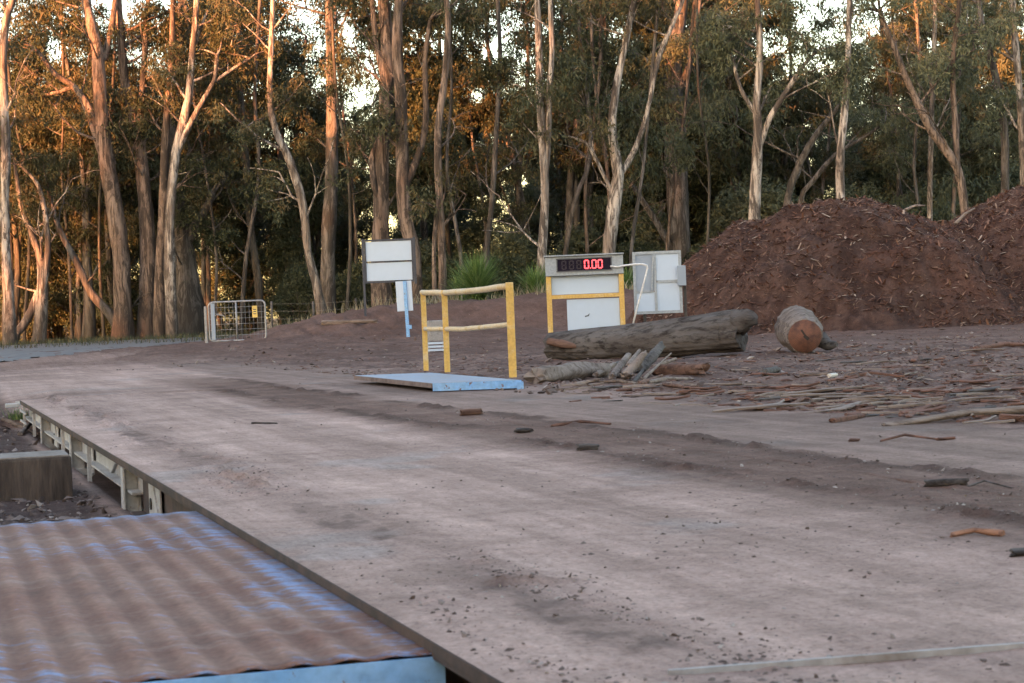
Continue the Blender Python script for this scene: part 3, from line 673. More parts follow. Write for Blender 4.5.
# wire fence between the road and the trees
M_WIRE = worn('fence wire', (.22, .21, .20), (.16, .15, .14), 6, metal=.3, bstr=0)
def fence(name, label, pts, n, hgt=1.05):
    root = empty(name, (pts[0][0], pts[0][1], gz(*pts[0]))); tag(root, label, 'fence'); o = Vector(root.location)
    P = []
    for k_ in range(n + 1):
        x_ = pts[0][0] + (pts[1][0] - pts[0][0]) * k_ / n; y_ = pts[0][1] + (pts[1][1] - pts[0][1]) * k_ / n
        P.append(Vector((x_, y_, gz(x_, y_))) - o)
    for p in P:
        mb = MB(); mb.tube([p - Vector((0, 0, .1)), p + Vector((random.uniform(-.03, .03), 0, hgt + .06))], .04, 7); mb.build('fence_post', M_BARK_GREY, root)
    for h_ in (.3, .55, .8, 1.03):
        mb = MB(); mb.tube([p + Vector((0, -.045, h_)) for p in P], .004, 4); mb.build('wire', M_WIRE, root)
fence('wire_fence', 'wire fence among dry grass behind the farm gate', ((-7.6, 63.5), (-2.2, 63.8)), 4)

# ------------------------------------------------------------------ logs
def wood_mat(name, a, b, dark, stretch=(3, 3, 3), spot=None):
    m, nt, bs = newmat(name)
    big = nz(nt, 3, 7, .68, stretch=(.35, 1, 1)); st_ = nz(nt, 14, 6, .7, stretch=(.12, 1, 1))
    c = mixc(nt, a, b, ramp(nt, big, [(.4, (0, 0, 0)), (.62, (1, 1, 1))]))
    c = mixc(nt, c, dark, ramp(nt, st_, [(.48, (0, 0, 0)), (.64, (.9, .9, .9))]))
    nt.links.new(c, bs.inputs['Base Color']); bs.inputs['Roughness'].default_value = .9; bs.inputs['Specular IOR Level'].default_value = .15
    bump(nt, bs, st_, 1.0, .03); return m
M_LOG = wood_mat('weathered log', (.125, .115, .112), (.075, .065, .062), (.022, .018, .017))
M_LOGR = wood_mat('red log', (.20, .125, .10), (.13, .072, .055), (.06, .035, .028))
M_LOGP = wood_mat('pale log', (.27, .22, .195), (.18, .14, .12), (.085, .06, .05))
M_LOGB = wood_mat('bleached bark', (.22, .18, .158), (.13, .10, .088), (.055, .04, .035))
M_BARKR = wood_mat('red bark', (.19, .10, .078), (.135, .078, .062), (.06, .038, .032))
M_ORANGE = wood_mat('orange wood', (.34, .175, .115), (.24, .12, .085), (.12, .065, .05))
m, nt, bs = newmat('cut end grain')
wv = nt.nodes.new('ShaderNodeTexWave'); wv.wave_type = 'RINGS'; wv.rings_direction = 'Y'; wv.inputs['Scale'].default_value = 14; wv.inputs['Distortion'].default_value = 2.5; wv.inputs['Detail'].default_value = 4
tc = nt.nodes.new('ShaderNodeTexCoord'); nt.links.new(tc.outputs['Object'], wv.inputs['Vector'])
c = mixc(nt, (.135, .055, .036), (.165, .070, .045), wv.outputs['Fac']); c = mixc(nt, c, (.05, .024, .02), ramp(nt, nz(nt, 5, 5, .7), [(.42, (0, 0, 0)), (.62, (.85, .85, .85))]))
nt.links.new(c, bs.inputs['Base Color']); bs.inputs['Roughness'].default_value = .85; M_CUT = m
M_CRACK = worn('dark crack', (.02, .012, .01), (.03, .02, .015), bstr=0)

def lumpy(name, pts, rads, mat, parent=None, loc=None, seg=26, amp=.06, seed=0, flat=1.0, sub=6, groove=.05, caps=True, endjit=0.0, fine=0.0):
    """trunk-like solid following pts with knots, flutes and dents"""
    P = [Vector(p) for p in pts]; rows = []; RR = []
    for i in range(len(P) - 1):
        for k in range(sub):
            u = k / sub; rows.append(P[i].lerp(P[i + 1], u)); RR.append(rads[i] * (1 - u) + rads[i + 1] * u)
    rows.append(P[-1]); RR.append(rads[-1])
    n = len(rows); V = []; up = None; L = 0
    for i, p in enumerate(rows):
        d = (rows[min(i + 1, n - 1)] - rows[max(i - 1, 0)]).normalized()
        if i: L += (rows[i] - rows[i - 1]).length
        if up is None: up = Vector((0, 0, 1)); 
        u_ = (up - d * up.dot(d)); u_ = u_.normalized() if u_.length > .1 else d.orthogonal().normalized(); w = d.cross(u_)
        for k in range(seg):
            a = 2 * math.pi * k / seg
            nn = float(fbm(L * 2.2 / max(RR[0], .05) * .12 + 10 * seed, math.cos(a) * 1.6 + 5, seed, 4)) + float(fbm(L * .5 + seed, math.sin(a) * 1.6 + 9, seed + 3, 4)) - 1
            gr = abs(float(vn(a * 3.2 + seed, L * .6, seed + 7)) - .5) * 2
            fz = fine * (float(fbm(math.cos(a) * 9 + 30, math.sin(a) * 9 + L * .9, seed + 11, 3)) - .5) * 2 if fine else 0
            r = RR[i] * (1 + amp * 4 * nn - groove * (1 - gr) ** 3 + fz)
            oo = d * (endjit * (float(vn(a * 2, seed, 5)) - .5) if i in (0, n - 1) else 0)
            V.append(p + (u_ * math.sin(a) * flat + w * math.cos(a)) * r + oo)
    Fq = [(i * seg + k, i * seg + (k + 1) % seg, (i + 1) * seg + (k + 1) % seg, (i + 1) * seg + k) for i in range(n - 1) for k in range(seg)]
    me = bpy.data.meshes.new(name)
    if caps:
        V += [rows[0], rows[-1]]
        for k in range(seg): Fq += [(n * seg, (k + 1) % seg, k), (n * seg + 1, (n - 1) * seg + k, (n - 1) * seg + (k + 1) % seg)]
    me.from_pydata([tuple(v) for v in V], [], Fq); me.polygons.foreach_set('use_smooth', [len(f) == 4 for f in Fq]); me.update()
    return link(name, me, mat, parent, loc)

base = hit(640, 361)
ll = empty('fallen_log', base); tag(ll, 'long grey weathered log lying in front of the weight display and cabinet', 'log')
lp_ = [at(550, 347, 32.2), at(580, 346, 32.0), at(610, 344, 31.8), at(650, 340.5, 31.6), at(690, 336, 31.4), at(722, 332.5, 31.3), at(741, 330.5, 31.2)]
lumpy('trunk', [p - base for p in lp_], [.23, .26, .275, .30, .325, .34, .33], M_LOG, ll, amp=.035, seed=3, sub=12, groove=.08, endjit=.08, seg=84, fine=.045)
br_ = [at(738, 322, 31.1), at(748, 318, 31.0), at(757, 321, 31.0)]
lumpy('splintered_end', [p - base for p in br_], [.24, .17, .09], M_LOG, ll, amp=.06, seed=8, seg=14, sub=4, groove=.2, endjit=.1)
lumpy('red_heartwood', [p - base for p in (at(548, 341, 31.95), at(562, 344, 31.82), at(580, 347, 31.76))], [.06, .075, .02], M_LOGR, ll, amp=.15, seed=12, seg=10, sub=4)

b2_ = hit(806, 354)
rl = empty('sawn_log', b2_); tag(rl, 'short thick log with its orange sawn end facing the camera', 'log')
f0 = b2_ + Vector((0, .05, .262)); 
q0 = at(795.5, 327, b2_.y + 1.5)
lumpy('trunk', [f0 - b2_, (f0.lerp(q0, .3) - b2_), (f0.lerp(q0, .7) - b2_), q0 - b2_], [.264, .325, .36, .34], M_LOGB, rl, amp=.03, seed=21, sub=10, groove=.08, seg=60, fine=.07)
dd = (f0 - q0).normalized(); fc = f0 - b2_ + dd * .004
mb = MB(); mb.tube([fc - dd * .01, fc + dd * .012], .247, 30); ce = mb.build('cut_face', M_CUT, rl, None)
mb = MB(); mb.box(fc + dd * .014 + Vector((-.01, 0, .03)), (.030, .01, .16), Matrix.Rotation(R(-32), 3, 'Y')); mb.box(fc + dd * .016 + Vector((.02, 0, -.02)), (.05, .01, .09), Matrix.Rotation(R(-48), 3, 'Y')); mb.build('crack', M_CRACK, ce)
lumpy('broken_bark', [p - b2_ for p in (at(820, 338, 30.9), at(829, 345, 30.7), at(837, 344, 30.6))], [.13, .09, .04], M_LOG, rl, amp=.15, seed=25, seg=12, sub=4, groove=.2)

def stick(px1, py1, px2, py2, w, mat, name, label, cat, lift=.5, bend=0.0, seed=1, taper=.7, z2=0.0, flat=1.0, group=None):
    a = hit(px1, py1); b = hit(px2, py2); rr = w / 2 * a.y / F
    a.z += rr * lift; b.z += rr * lift + z2
    mid = a.lerp(b, .5) + Vector((0, bend, abs(bend) * .2)); 
    mid.z = max(mid.z, gz(mid.x, mid.y) + rr * .3)
    q = [Vector((0, 0, 0)), mid - a, b - a]
    o = lumpy(name, q, [rr, rr * (.9 + .1 * taper), rr * taper], mat, None, a, seg=16, amp=.15, seed=seed, flat=flat, sub=7, groove=.22, endjit=rr * 1.6, fine=.12)
    return tag(o, label, cat, group)
stick(536, 384, 606, 377, 19, M_LOGP, 'pale_log', 'pale dirt coated log tapering at both ends, left of the driftwood heap', 'log', .75, .1, 31, .75)
stick(657, 376, 704, 375, 13, M_LOGR, 'red_log', 'short red brown log with flaking bark right of the driftwood heap', 'log', .8, 0, 32, .9)
stick(612, 381, 629, 376, 8, M_LOGP, 'driftwood_chunk', 'grey driftwood chunk leaning up at the left of the heap', 'wood', .8, 0, 33, .8, .22)
stick(626, 380, 646, 378, 9, M_LOGP, 'driftwood_chunk', 'forked grey driftwood chunk in the middle of the heap', 'wood', .8, 0, 34, .6, .25)
stick(640, 378, 662, 374, 12, M_LOG, 'driftwood_chunk', 'thick grey driftwood chunk topmost in the heap beside the long log', 'wood', 1.2, 0, 35, .8, .26)
stick(643, 381, 672, 374, 3.2, M_LOGP, 'pale_stick', 'thin pale stick propped across the driftwood heap', 'stick', .8, 0, 36, .6, .24)
stick(648, 384, 690, 380, 5, M_LOGP, 'pale_branch', 'pale branch lying flat in front of the short red log', 'branch', .5, .1, 37)
stick(600, 384, 640, 386, 4, M_LOGP, 'grey_branch', 'grey branch lying flat in front of the driftwood heap', 'branch', .5, .1, 38)
for k_, (a_, b_, c_, d_, w_, z_, mt) in enumerate(((618, 378, 634, 381, 4, .05, M_LOGP), (634, 384, 650, 371, 4, .1, M_LOG), (606, 371, 622, 368, 5, .06, M_LOG), (655, 368, 676, 364, 4, .05, M_LOGP), (628, 368, 640, 360, 5, .12, M_LOGP), (640, 386, 662, 381, 5, .03, M_LOGR), (576, 386, 600, 383, 4, .02, M_LOGP), (664, 386, 684, 389, 4, .0, M_LOGR))):
    stick(a_, b_, c_, d_, w_, mt, 'driftwood_stick', 'short broken stick tangled in the driftwood heap', 'stick', .8, 0, 170 + k_, .7, z_, 1.0, 'short sticks in the driftwood heap')
stick(596, 378, 614, 372, 7, M_LOGP, 'driftwood_chunk', 'stubby driftwood chunk between the pale log and the heap', 'wood', .8, 0, 39, .8, .06)
stick(552, 391, 742, 385.5, 5.5, M_LOGP, 'long_plank', 'long pale plank half sunk in the dirt in front of the driftwood heap', 'plank', .35, 0, 40, .9, 0, .5)
stick(622, 397, 745, 393.5, 3.6, M_LOGP, 'long_plank', 'narrow pale plank just below the longer one', 'plank', .35, 0, 41, .9, 0, .5)
stick(764, 376, 778, 373, 8, M_LOG, 'stub_log', 'small dark stub log on the dirt in front of the long log', 'log', .8, 0, 42, .95)
stick(800, 377, 829, 376, 4.5, M_LOGP, 'white_branch', 'bleached white branch lying below the sawn log', 'branch', .7, 0, 43, .9)
stick(829, 378, 836, 377.3, 5, worn('white lump', (.5, .46, .42), (.4, .36, .32)), 'white_stone', 'small white lump at the tip of the bleached branch', 'stone', .8, 0, 44, .9)
stick(884, 426, 1060, 408, 9, M_LOGP, 'half_buried_log', 'long pale half buried log at the right edge of the lane', 'log', .0, .12, 45, 1.3, 0, .8)
stick(791, 407, 811, 396.5, 4.5, M_BARKR, 'red_branch', 'dark red branch slanting up among the bark strips', 'branch', .8, 0, 46, .9)
stick(811, 396.5, 833, 395.5, 4.0, M_BARKR, 'red_bark_piece', 'short red bark piece at the upper end of the slanting branch', 'bark', .6, 0, 47)
stick(832, 423, 866, 417, 6, M_BARKR, 'red_bark_piece', 'red bark piece at the edge of the dusty lane', 'bark', .6, 0, 48)
stick(880, 442, 938, 440.5, 2.6, M_BARKR, 'thin_red_stick', 'thin red stick on the lane below the half buried log', 'stick', .6, .12, 49)
stick(938, 441, 954, 439.5, 6, M_BARKR, 'red_bark_piece', 'red bark flake at the right end of the thin red stick', 'bark', .5, 0, 50, .9, 0, .6)
stick(849, 442, 859, 441.5, 4.5, M_BARKR, 'red_chip', 'small dark red chip alone on the lane left of the thin stick', 'chip', .6, 0, 51)
stick(926, 487, 967, 485.5, 7.5, M_LOG, 'grey_stick', 'short thick dark stick on the soil ridge at right', 'stick', .8, 0, 52, .95)
stick(968, 487, 1012, 489, 2.0, M_LOG, 'twig', 'dark twig trailing right of the thick dark stick', 'twig', .6, .1, 53)
o1 = stick(951, 538, 1003, 537, 5.5, M_ORANGE, 'broken_stick', 'freshly broken orange stick on the lane at right', 'stick', .8, .05, 54, 1.6)
stick(958, 535, 972, 534, 4, M_LOG, 'dark_chip', 'dark chip lying behind the broken orange stick', 'chip', .6, 0, 55)
stick(1012, 557, 1034, 556, 11, M_LOG, 'dark_stone', 'dark stone cut off by the right edge of the picture', 'stone', .7, 0, 56)
stick(461, 416, 481, 415, 7, M_LOGR, 'brick_piece', 'red brown brick piece standing on the soil ridge', 'brick', .9, 0, 57, .95)
stick(578, 451, 598, 450, 7, M_LOG, 'dark_clod', 'dark clod of soil in the middle of the soil ridge', 'clod', .7, 0, 58)
stick(517, 433, 532, 433, 6, M_LOG, 'dark_clod', 'dark clod beside the faint wheel track near the ridge top', 'clod', .7, 0, 59)
stick(551, 427, 611, 425, 3, M_BARKR, 'thin_dark_stick', 'thin dark stick lying on the lane in front of the heap', 'stick', .6, .1, 60)
stick(252, 424, 277, 424, 2.5, M_LOG, 'short_dark_stick', 'short dark stick on the far deck surface', 'stick', .6, .0, 61)
stick(975, 351, 1040, 347, 5, M_BARKR, 'fallen_branch', 'red fallen branch at the foot of the right mulch heap', 'branch', .6, .2, 62)
stick(845, 379, 905, 377.5, 3, M_BARKR, 'fallen_branch', 'thin brown branch lying across bare dirt below the left mulch heap', 'branch', .5, .2, 63)
stick(322, 325, 377, 324, 5.0, M_LOGP, 'bleached_log', 'bleached log on top of the bank left of the notice board', 'log', .8, .0, 64, .7)
stick(75, 280, 78, 280, 1, M_LOG, 'x', 'x', 'x') if False else None
for k_, (a_, b_, c_, d_, w_, s_) in enumerate(((2, 421, 40, 437, 5, 'pale sliver of timber on the soil under the far deck corner'), (84, 458, 112, 462, 4, 'dark bark piece on the soil between two cream legs'), (20, 436, 34, 428, 5, 'small broken slab leaning at the far deck leg'))):
    stick(a_, b_, c_, d_, w_, (M_LOGP, M_BARKR, M_LOGP)[k_], 'bark_piece', s_, 'bark', .6, 0, 70 + k_)

# ------------------------------------------------------------------ scattered bark strips
rng = random.Random(11)
def strip_mesh(name, L, w, seed, mat):
    n = 7; V = []; F_ = []
    for i in range(n):
        u = i / (n - 1); ww = w * (.45 + .55 * math.sin(math.pi * min(max(u, .08), .92))) * (.8 + .4 * float(vn(u * 5, seed, 3)))
        cy = .10 * L * (float(vn(u * 2, seed, 4)) - .5); cz_ = .018 + .03 * float(vn(u * 3, seed, 6)) * (L > .4)
        for q_, zz in ((-1, 0), (-.4, .5), (.4, .5), (1, 0)): V.append((L * (u - .5), cy + ww * q_ / 2 * (.8 + .5 * float(vn(u * 9 + q_, seed, 8))), cz_ + zz * w * .22))
        V += [(L * (u - .5), cy + ww / 2 * .9, cz_ - .014), (L * (u - .5), cy - ww / 2 * .9, cz_ - .014)]
    for i in range(n - 1):
        for k in range(6): F_.append((i * 6 + k, i * 6 + (k + 1) % 6, (i + 1) * 6 + (k + 1) % 6, (i + 1) * 6 + k))
    F_ += [tuple(range(6))[::-1], tuple((n - 1) * 6 + k for k in range(6))]
    me = bpy.data.meshes.new(name); me.from_pydata(V, [], F_); me.materials.append(mat); me.update(); return me
kinds = {'red': [strip_mesh('bark_strip', rng.uniform(.15, .55), rng.uniform(.03, .085), i, M_BARKR) for i in range(7)],
         'pale': [strip_mesh('wood_strip', rng.uniform(.2, .9), rng.uniform(.02, .06), 20 + i, M_LOGP) for i in range(6)],
         'dark': [strip_mesh('dark_strip', rng.uniform(.2, .6), rng.uniform(.03, .07), 40 + i, M_LOG) for i in range(5)]}
info = {'red': ('bark_strip', 'red brown bark strip lying in the litter right of the lane', 'bark strip', 'red bark strips in the litter'),
        'pale': ('wood_strip', 'pale wood strip lying in the litter right of the lane', 'wood strip', 'pale wood strips in the litter'),
        'dark': ('dark_strip', 'dark rotten strip of wood lying in the litter right of the lane', 'wood strip', 'dark wood strips in the litter')}
for i in range(280):
    kd = rng.choice(['red', 'red', 'red', 'pale', 'pale', 'dark']); px = rng.uniform(560, 1040) if rng.random() < .45 else rng.uniform(740, 1040)
    lo_ = 384 + max(0, (px - 560)) * .01; hi_ = 402 + max(0, px - 600) * .055
    py = rng.uniform(lo_, hi_) if i < 235 else rng.uniform(345, 384)
    p = hit(px, py); o = link(info[kd][0], rng.choice(kinds[kd]), None, None, (p.x, p.y, p.z + .005))
    o.rotation_euler = (rng.uniform(-.15, .15), rng.uniform(-.06, .06), rng.gauss(.15, .7)); s_ = rng.uniform(.45, 1.1); o.scale = (s_ * .8, s_ * 1.15, s_); o.location.z -= .012
    tag(o, info[kd][1], info[kd][2], info[kd][3])

def scatter(name, P, size, elong, mat, seed, parent=None, label=None, cat=None, flat=.35, tilt=.5, loc=None):
    """many small faceted chips as one mesh; P (n,3)"""
    rg = np.random.default_rng(seed); n = len(P)
    base_ = np.array([[-1, -.6, 0], [0, -1, -.1], [1, -.5, 0], [1, .6, 0], [0, 1, .1], [-1, .5, 0], [0, 0, 1], [0, 0, -1]], float)
    fa = np.array([[0, 1, 6], [1, 2, 6], [2, 3, 6], [3, 4, 6], [4, 5, 6], [5, 0, 6], [1, 0, 7], [2, 1, 7], [3, 2, 7], [4, 3, 7], [5, 4, 7], [0, 5, 7]])
    sz = size[0] * (size[1] / size[0]) ** (rg.random(n) ** 2.2)
    V = base_[None] * np.stack([sz * elong * rg.uniform(.7, 1.5, n), sz * rg.uniform(.7, 1.1, n), sz * flat * np.ones(n)], -1)[:, None] * rg.uniform(.75, 1.2, (n, 8, 1))
    a = rg.uniform(0, 2 * math.pi, n) if elong < 3 else rg.normal(.2, .9, n); t = rg.normal(0, tilt, n)
    ca, sa, ct, s_t = np.cos(a)[:, None], np.sin(a)[:, None], np.cos(t)[:, None], np.sin(t)[:, None]
    x, y, z = V[..., 0], V[..., 1], V[..., 2]; x, z = x * ct - z * s_t, x * s_t + z * ct; x, y = x * ca - y * sa, x * sa + y * ca
    V = np.stack([x, y, z], -1) + P[:, None]
    Fq = (fa[None] + 8 * np.arange(n)[:, None, None]).reshape(-1, 3)
    o = link(name, np_mesh(name, V.reshape(-1, 3), Fq, False, var=np.repeat(rg.random(n), 8)), mat, parent, loc)
    o['kind'] = 'stuff'
    if label: tag(o, label, cat)
    return o
rg = np.random.default_rng(5)
def ground_pts(n, xr, yr, dens, dz=0.0):
    # sample evenly in the picture: depth distributed like 1/Y
    u = rg.random(n * 4); Y = 1 / (1 / yr[0] + u * (1 / yr[1] - 1 / yr[0])); X = (rg.uniform(xr[0], xr[1], n * 4) - 512) / F * Y
    keep = rg.random(n * 4) < dens(X, Y); X, Y = X[keep][:n], Y[keep][:n]
    s, t = to_st(X, Y); on = (s > S0 + .04) & (s < S1) & (t < T_END)
    z = np.where(on, deck_h(X, Y), ground_h(X, Y)) + dz
    ok = ~((s > S0 - .06) & (s < S0 + .04) & (t < T_END)) & ~((s < S0) & (Y < 8.5))
    return np.stack([X, Y, z], -1)[ok]
def d_litter(x, y):
    s, t = to_st(x, y); return np.clip(sst(S1 + 1.9, S1 + 3.0, s) * (.35 + 1.0 * sst(.4, .65, fbm(x * .8, y * .8, 91))) * (1 - .6 * sst(30, 40, y)), 0, 1)
def d_clod(x, y):
    s, t = to_st(x, y); wl = np.exp(-((s - S0 - .42) / .25) ** 2) * sst(.42, .62, fbm(t * .8, s * 3, 57))
    return np.clip(ridge_mask(s, t) + wl * .8 + .05 * (fbm(x, y, 93) > .5) + .02, 0, 1)
P = ground_pts(15000, (400, 1060), (15, 44), d_litter); scatter('wood_litter', P, (.005, .024), 2.8, M_CHIP, 1, flat=.4, tilt=.14, label='fine litter of bark and wood chips covering the dirt', cat='litter')
def d_bank(x, y):
    s, t = to_st(x, y); return (.15 + .85 * sst(.45, .62, fbm(x * 1.2, y * 1.2, 95))) * (x > -7.5) * ((s > S1 + 1.6) | (y > 37))
P = ground_pts(4200, (240, 1060), (27, 62), d_bank, .01); scatter('bank_litter', P, (.007, .024), 2.2, M_CHIP, 9, label='twigs, clods and bark crumbs on the far bank and bare dirt', cat='litter', flat=.4, tilt=.12)
P = ground_pts(1500, (0, 1060), (20, 62), d_bank, .01); scatter('bank_stones', P, (.012, .055), 1.2, M_CLOD, 10, label='scattered dark stones and clods on the bare dirt', cat='soil', flat=.7)
P = ground_pts(9000, (-20, 1060), (4.4, 40), d_clod); scatter('loose_soil', P, (.0025, .011), 1.2, M_CLOD, 2, label='loose clods and grit on the lane', cat='soil', flat=.7)
def d_low(x, y):
    s, t = to_st(x, y); return (1 - sst(S0 - .2, S0, s)) * (t < T_END + 4)
P = ground_pts(1500, (-20, 220), (9, 30), d_low); scatter('soil_clods', P, (.01, .05), 1.4, M_CLOD, 3, label='dark clods on the low ground left of the deck', cat='soil', flat=.7)

# ------------------------------------------------------------------ mulch heaps
def heap(name, label, cx_, cy_, rx, ry, h, seed, notch=None):
    gx = np.arange(-rx * 1.15, rx * 1.15, .07); gy = np.arange(-ry * 1.15, ry * 1.15, .09); X, Y = np.meshgrid(gx, gy, indexing='ij')
    def hf(X, Y):
        wob = 1 + .16 * (fbm(X * .5 + seed, Y * .5, seed) - .5) * 2
        r = np.sqrt((X / rx) ** 2 + (Y / ry) ** 2) / wob
        z = h * .11 * np.log1p(np.exp(np.clip((1 - r) / .66 / .11, -30, 30))) - .06; z = h * (1 - np.exp(-np.clip(z, -1, None) / h * 1.9)) / (1 - math.exp(-1.9 * 1.5)) * 1.02
        z = z + (.55 * (fbm(X * .8 + seed, (Y + z) * .8, seed + 1) - .5) + .36 * (fbm(X * 2.0 + Y, Y * 1.2 + z * 2, seed + 2) - .5) + .20 * (fbm(X * 7, Y * 4 + z * 6, seed + 3, 4) - .5)) * sst(-.05, .3, z)
        if notch:
            for (nx, ny, nr, nd) in notch: z = z - nd * np.exp(-(((X - nx) / nr) ** 2 + ((Y - ny) / nr) ** 2))
        return z
    Z = hf(X, Y); zg = ground_h(X + cx_, Y + cy_); b0 = gz(cx_, cy_ - ry)
    n3 = fbm(X * 5, Y * 5, seed + 8, 4); n1 = fbm(X * .8, Y * .8, seed + 9)
    C = mix(np.array([.100, .058, .048])[None] * np.ones(X.shape + (3,)), np.array([.058, .032, .027]), sst(.4, .65, n3)); C = mix(C, np.array([.125, .062, .047]), sst(.55, .75, n1) * .6)
    n_, m_ = X.shape; i = np.arange(n_ - 1)[:, None] * m_ + np.arange(m_ - 1)[None]
    Zl = np.maximum(Z, -.25)
    root = empty(name, (cx_, cy_, b0)); tag(root, label, 'mulch heap')
    link('heap', np_mesh('heap', np.stack([X, Y, Zl], -1).reshape(-1, 3), np.stack([i, i + m_, i + m_ + 1, i + 1], -1).reshape(-1, 4), True, cols=C.reshape(-1, 3)), M_MULCH, root)
    n = int(3600 * rx * ry / 6); px_ = rg.uniform(-rx, rx, n); py_ = rg.uniform(-ry, ry * .4, n); zz = hf(px_, py_); k = zz > -.02
    scatter('chips', np.stack([px_, py_, zz + .01], -1)[k], (.010, .036), 3.6, M_CHIP, seed, root, flat=.35, tilt=.4)
    n = 45; px_ = rg.uniform(-rx, rx, n); py_ = rg.uniform(-ry, 0, n); zz = hf(px_, py_); k = zz > 0
    scatter('splinters', np.stack([px_, py_, zz + .02], -1)[k], (.018, .04), 5, M_CHIP, seed + 50, root, flat=.3, tilt=.3)
    return root
M_MULCH = soil_mat('mulch', 9, 1.0, .08)
hp1 = heap('mulch_heap', 'big dark red heap of bark mulch behind the two logs', 8.1, 49.0, 5.1, 5.2, 3.08, 61, notch=((.5, -1.2, .55, .34), (2.2, -.6, .8, .22), (2.9, .3, .8, .30)))
hp2 = heap('mulch_heap', 'second red mulch heap rising at the right edge of the picture', 14.3, 50.6, 5.3, 5.2, 3.45, 65, notch=((-3.2, 0, .9, .25),))
p = at(906, 207, 48.4)
for k_, (a_, b_, lab) in enumerate((((905, 210), (925, 205.5), 'crooked dry branch on the crest of the left mulch heap'), ((955, 224), (975, 208), 'dry branch sticking out between the two mulch heaps'))):
    q1 = at(*a_, 49.0); q2_ = at(*b_, 49.2); o = lumpy('dry_branch', [Vector((0, 0, 0)), (q2_ - q1) * .5 + Vector((0, 0, .05)), q2_ - q1], [.04, .035, .015], M_LOGP, None, q1, seg=8, seed=80 + k_, amp=.1, sub=4); tag(o, lab, 'branch')

# ------------------------------------------------------------------ grass and spiky plants
def blades(n, pts, L, w, seed, spread=.5, curve=.4):
    """curved narrow blades from pts, arrays -> mesh data"""
    r = np.random.default_rng(seed); P = pts[r.integers(0, len(pts), n)] if len(pts) != n else pts
    a = r.uniform(0, 2 * math.pi, n); tl_ = np.abs(r.normal(0, spread, n)); l = r.uniform(L[0], L[1], n); k = 4
    V = np.zeros((n, (k + 1) * 2, 3)); dirx, diry = np.cos(a), np.sin(a); px_, py_ = -np.sin(a), np.cos(a)
    pos = P.copy(); ang = tl_.copy()
    for i in range(k + 1):
        ww = w * (1 - i / k * .93) / 2
        V[:, 2 * i] = pos + np.stack([px_ * ww, py_ * ww, 0 * ww * px_], -1); V[:, 2 * i + 1] = pos - np.stack([px_ * ww, py_ * ww, 0 * px_], -1)
        pos = pos + np.stack([dirx * np.sin(ang), diry * np.sin(ang), np.cos(ang)], -1) * (l / k)[:, None]; ang = ang + curve * r.uniform(.3, 1, n) / k * 2
    f = np.array([[2 * i, 2 * i + 1, 2 * i + 3, 2 * i + 2] for i in range(k)])
    Fq = (f[None] + (k + 1) * 2 * np.arange(n)[:, None, None]).reshape(-1, 4)
    return V.reshape(-1, 3), Fq, np.repeat(r.random(n), (k + 1) * 2)
def spiky(px, py, Y, hgt, label, seed, n=330):
    p = at(px, py, Y); z0 = min(gz(p.x, p.y), p.z + .1); root = empty('grass_tree', (p.x, p.y, z0)); tag(root, label, 'spiky plant')
    th = max(.12, p.z - z0 + .1); mb = MB(); mb.tube([(0, 0, -.05), (.02, 0, th * .6), (0, .01, th)], [.12, .10, .09], 10); mb.build('stem', M_BARK_DARK, root)
    r = np.random.default_rng(seed); pts = np.zeros((n, 3)) + [0, 0, th]; pts += r.normal(0, .06, (n, 3))
    V, Fq, var = blades(n, pts, (hgt * .75, hgt * 1.3), .045, seed, .75, .5); link('foliage', np_mesh('foliage', V, Fq, False, var=var), M_SPIKE, root)
spiky(478, 301, 60, 1.25, 'tall bright green spiky plant behind the yellow hand rail', 1, 900)
spiky(537, 303, 60, .95, 'smaller green spiky plant partly behind the weight display', 2, 650)
spiky(461, 300, 62, .8, 'low dark spiky plant at the left foot of the tall one', 3, 200)
spiky(626, 298, 60, .85, 'green spiky plant seen between the display and the cabinet', 4, 220)
# dry grass on the bank and beyond
def grass_pts(n, x0, x1, y0, y1, seed, thr=.45):
    r = np.random.default_rng(seed); Y = r.uniform(y0, y1, n * 3); X = (r.uniform(x0, x1, n * 3) - 512) / F * Y
    k = fbm(X * .9, Y * .9, seed) > thr; X, Y = X[k][:n], Y[k][:n]; return np.stack([X, Y, ground_h(X, Y) - .02], -1)
for (nm, lab, n, box_, seed, L, mt) in (('dry_grass', 'dry straw coloured grass on the bank beneath the trees', 5000, (270, 720, 57.5, 68), 7, (.12, .5), M_DRY),
                                        ('green_grass', 'dull green grass under the trees', 6000, (-30, 1060, 60, 86), 8, (.1, .35), M_LEAF),
                                        ('verge_grass', 'short dark grass on the far verge of the road', 2500, (-30, 230, 74, 84), 9, (.1, .3), M_LEAF_D)):
    P = grass_pts(n, *box_, seed); V, Fq, var = blades(len(P), P, L, .03, seed, .4, .6); o = link(nm, np_mesh(nm, V, Fq, False, var=var), mt); tag(o, lab, 'grass', kind='stuff')
c_ = hit(18, 420); P = np.random.default_rng(3).normal(0, .06, (90, 3)) * [1, 1, 0] + [c_.x, c_.y, c_.z]
V, Fq, var = blades(90, P, (.08, .22), .012, 4, .5, .6); o = link('grass_tuft', np_mesh('grass_tuft', V, Fq, False, var=var), M_SPIKE); tag(o, 'small green grass tuft at the far corner leg of the weighbridge', 'grass tuft')

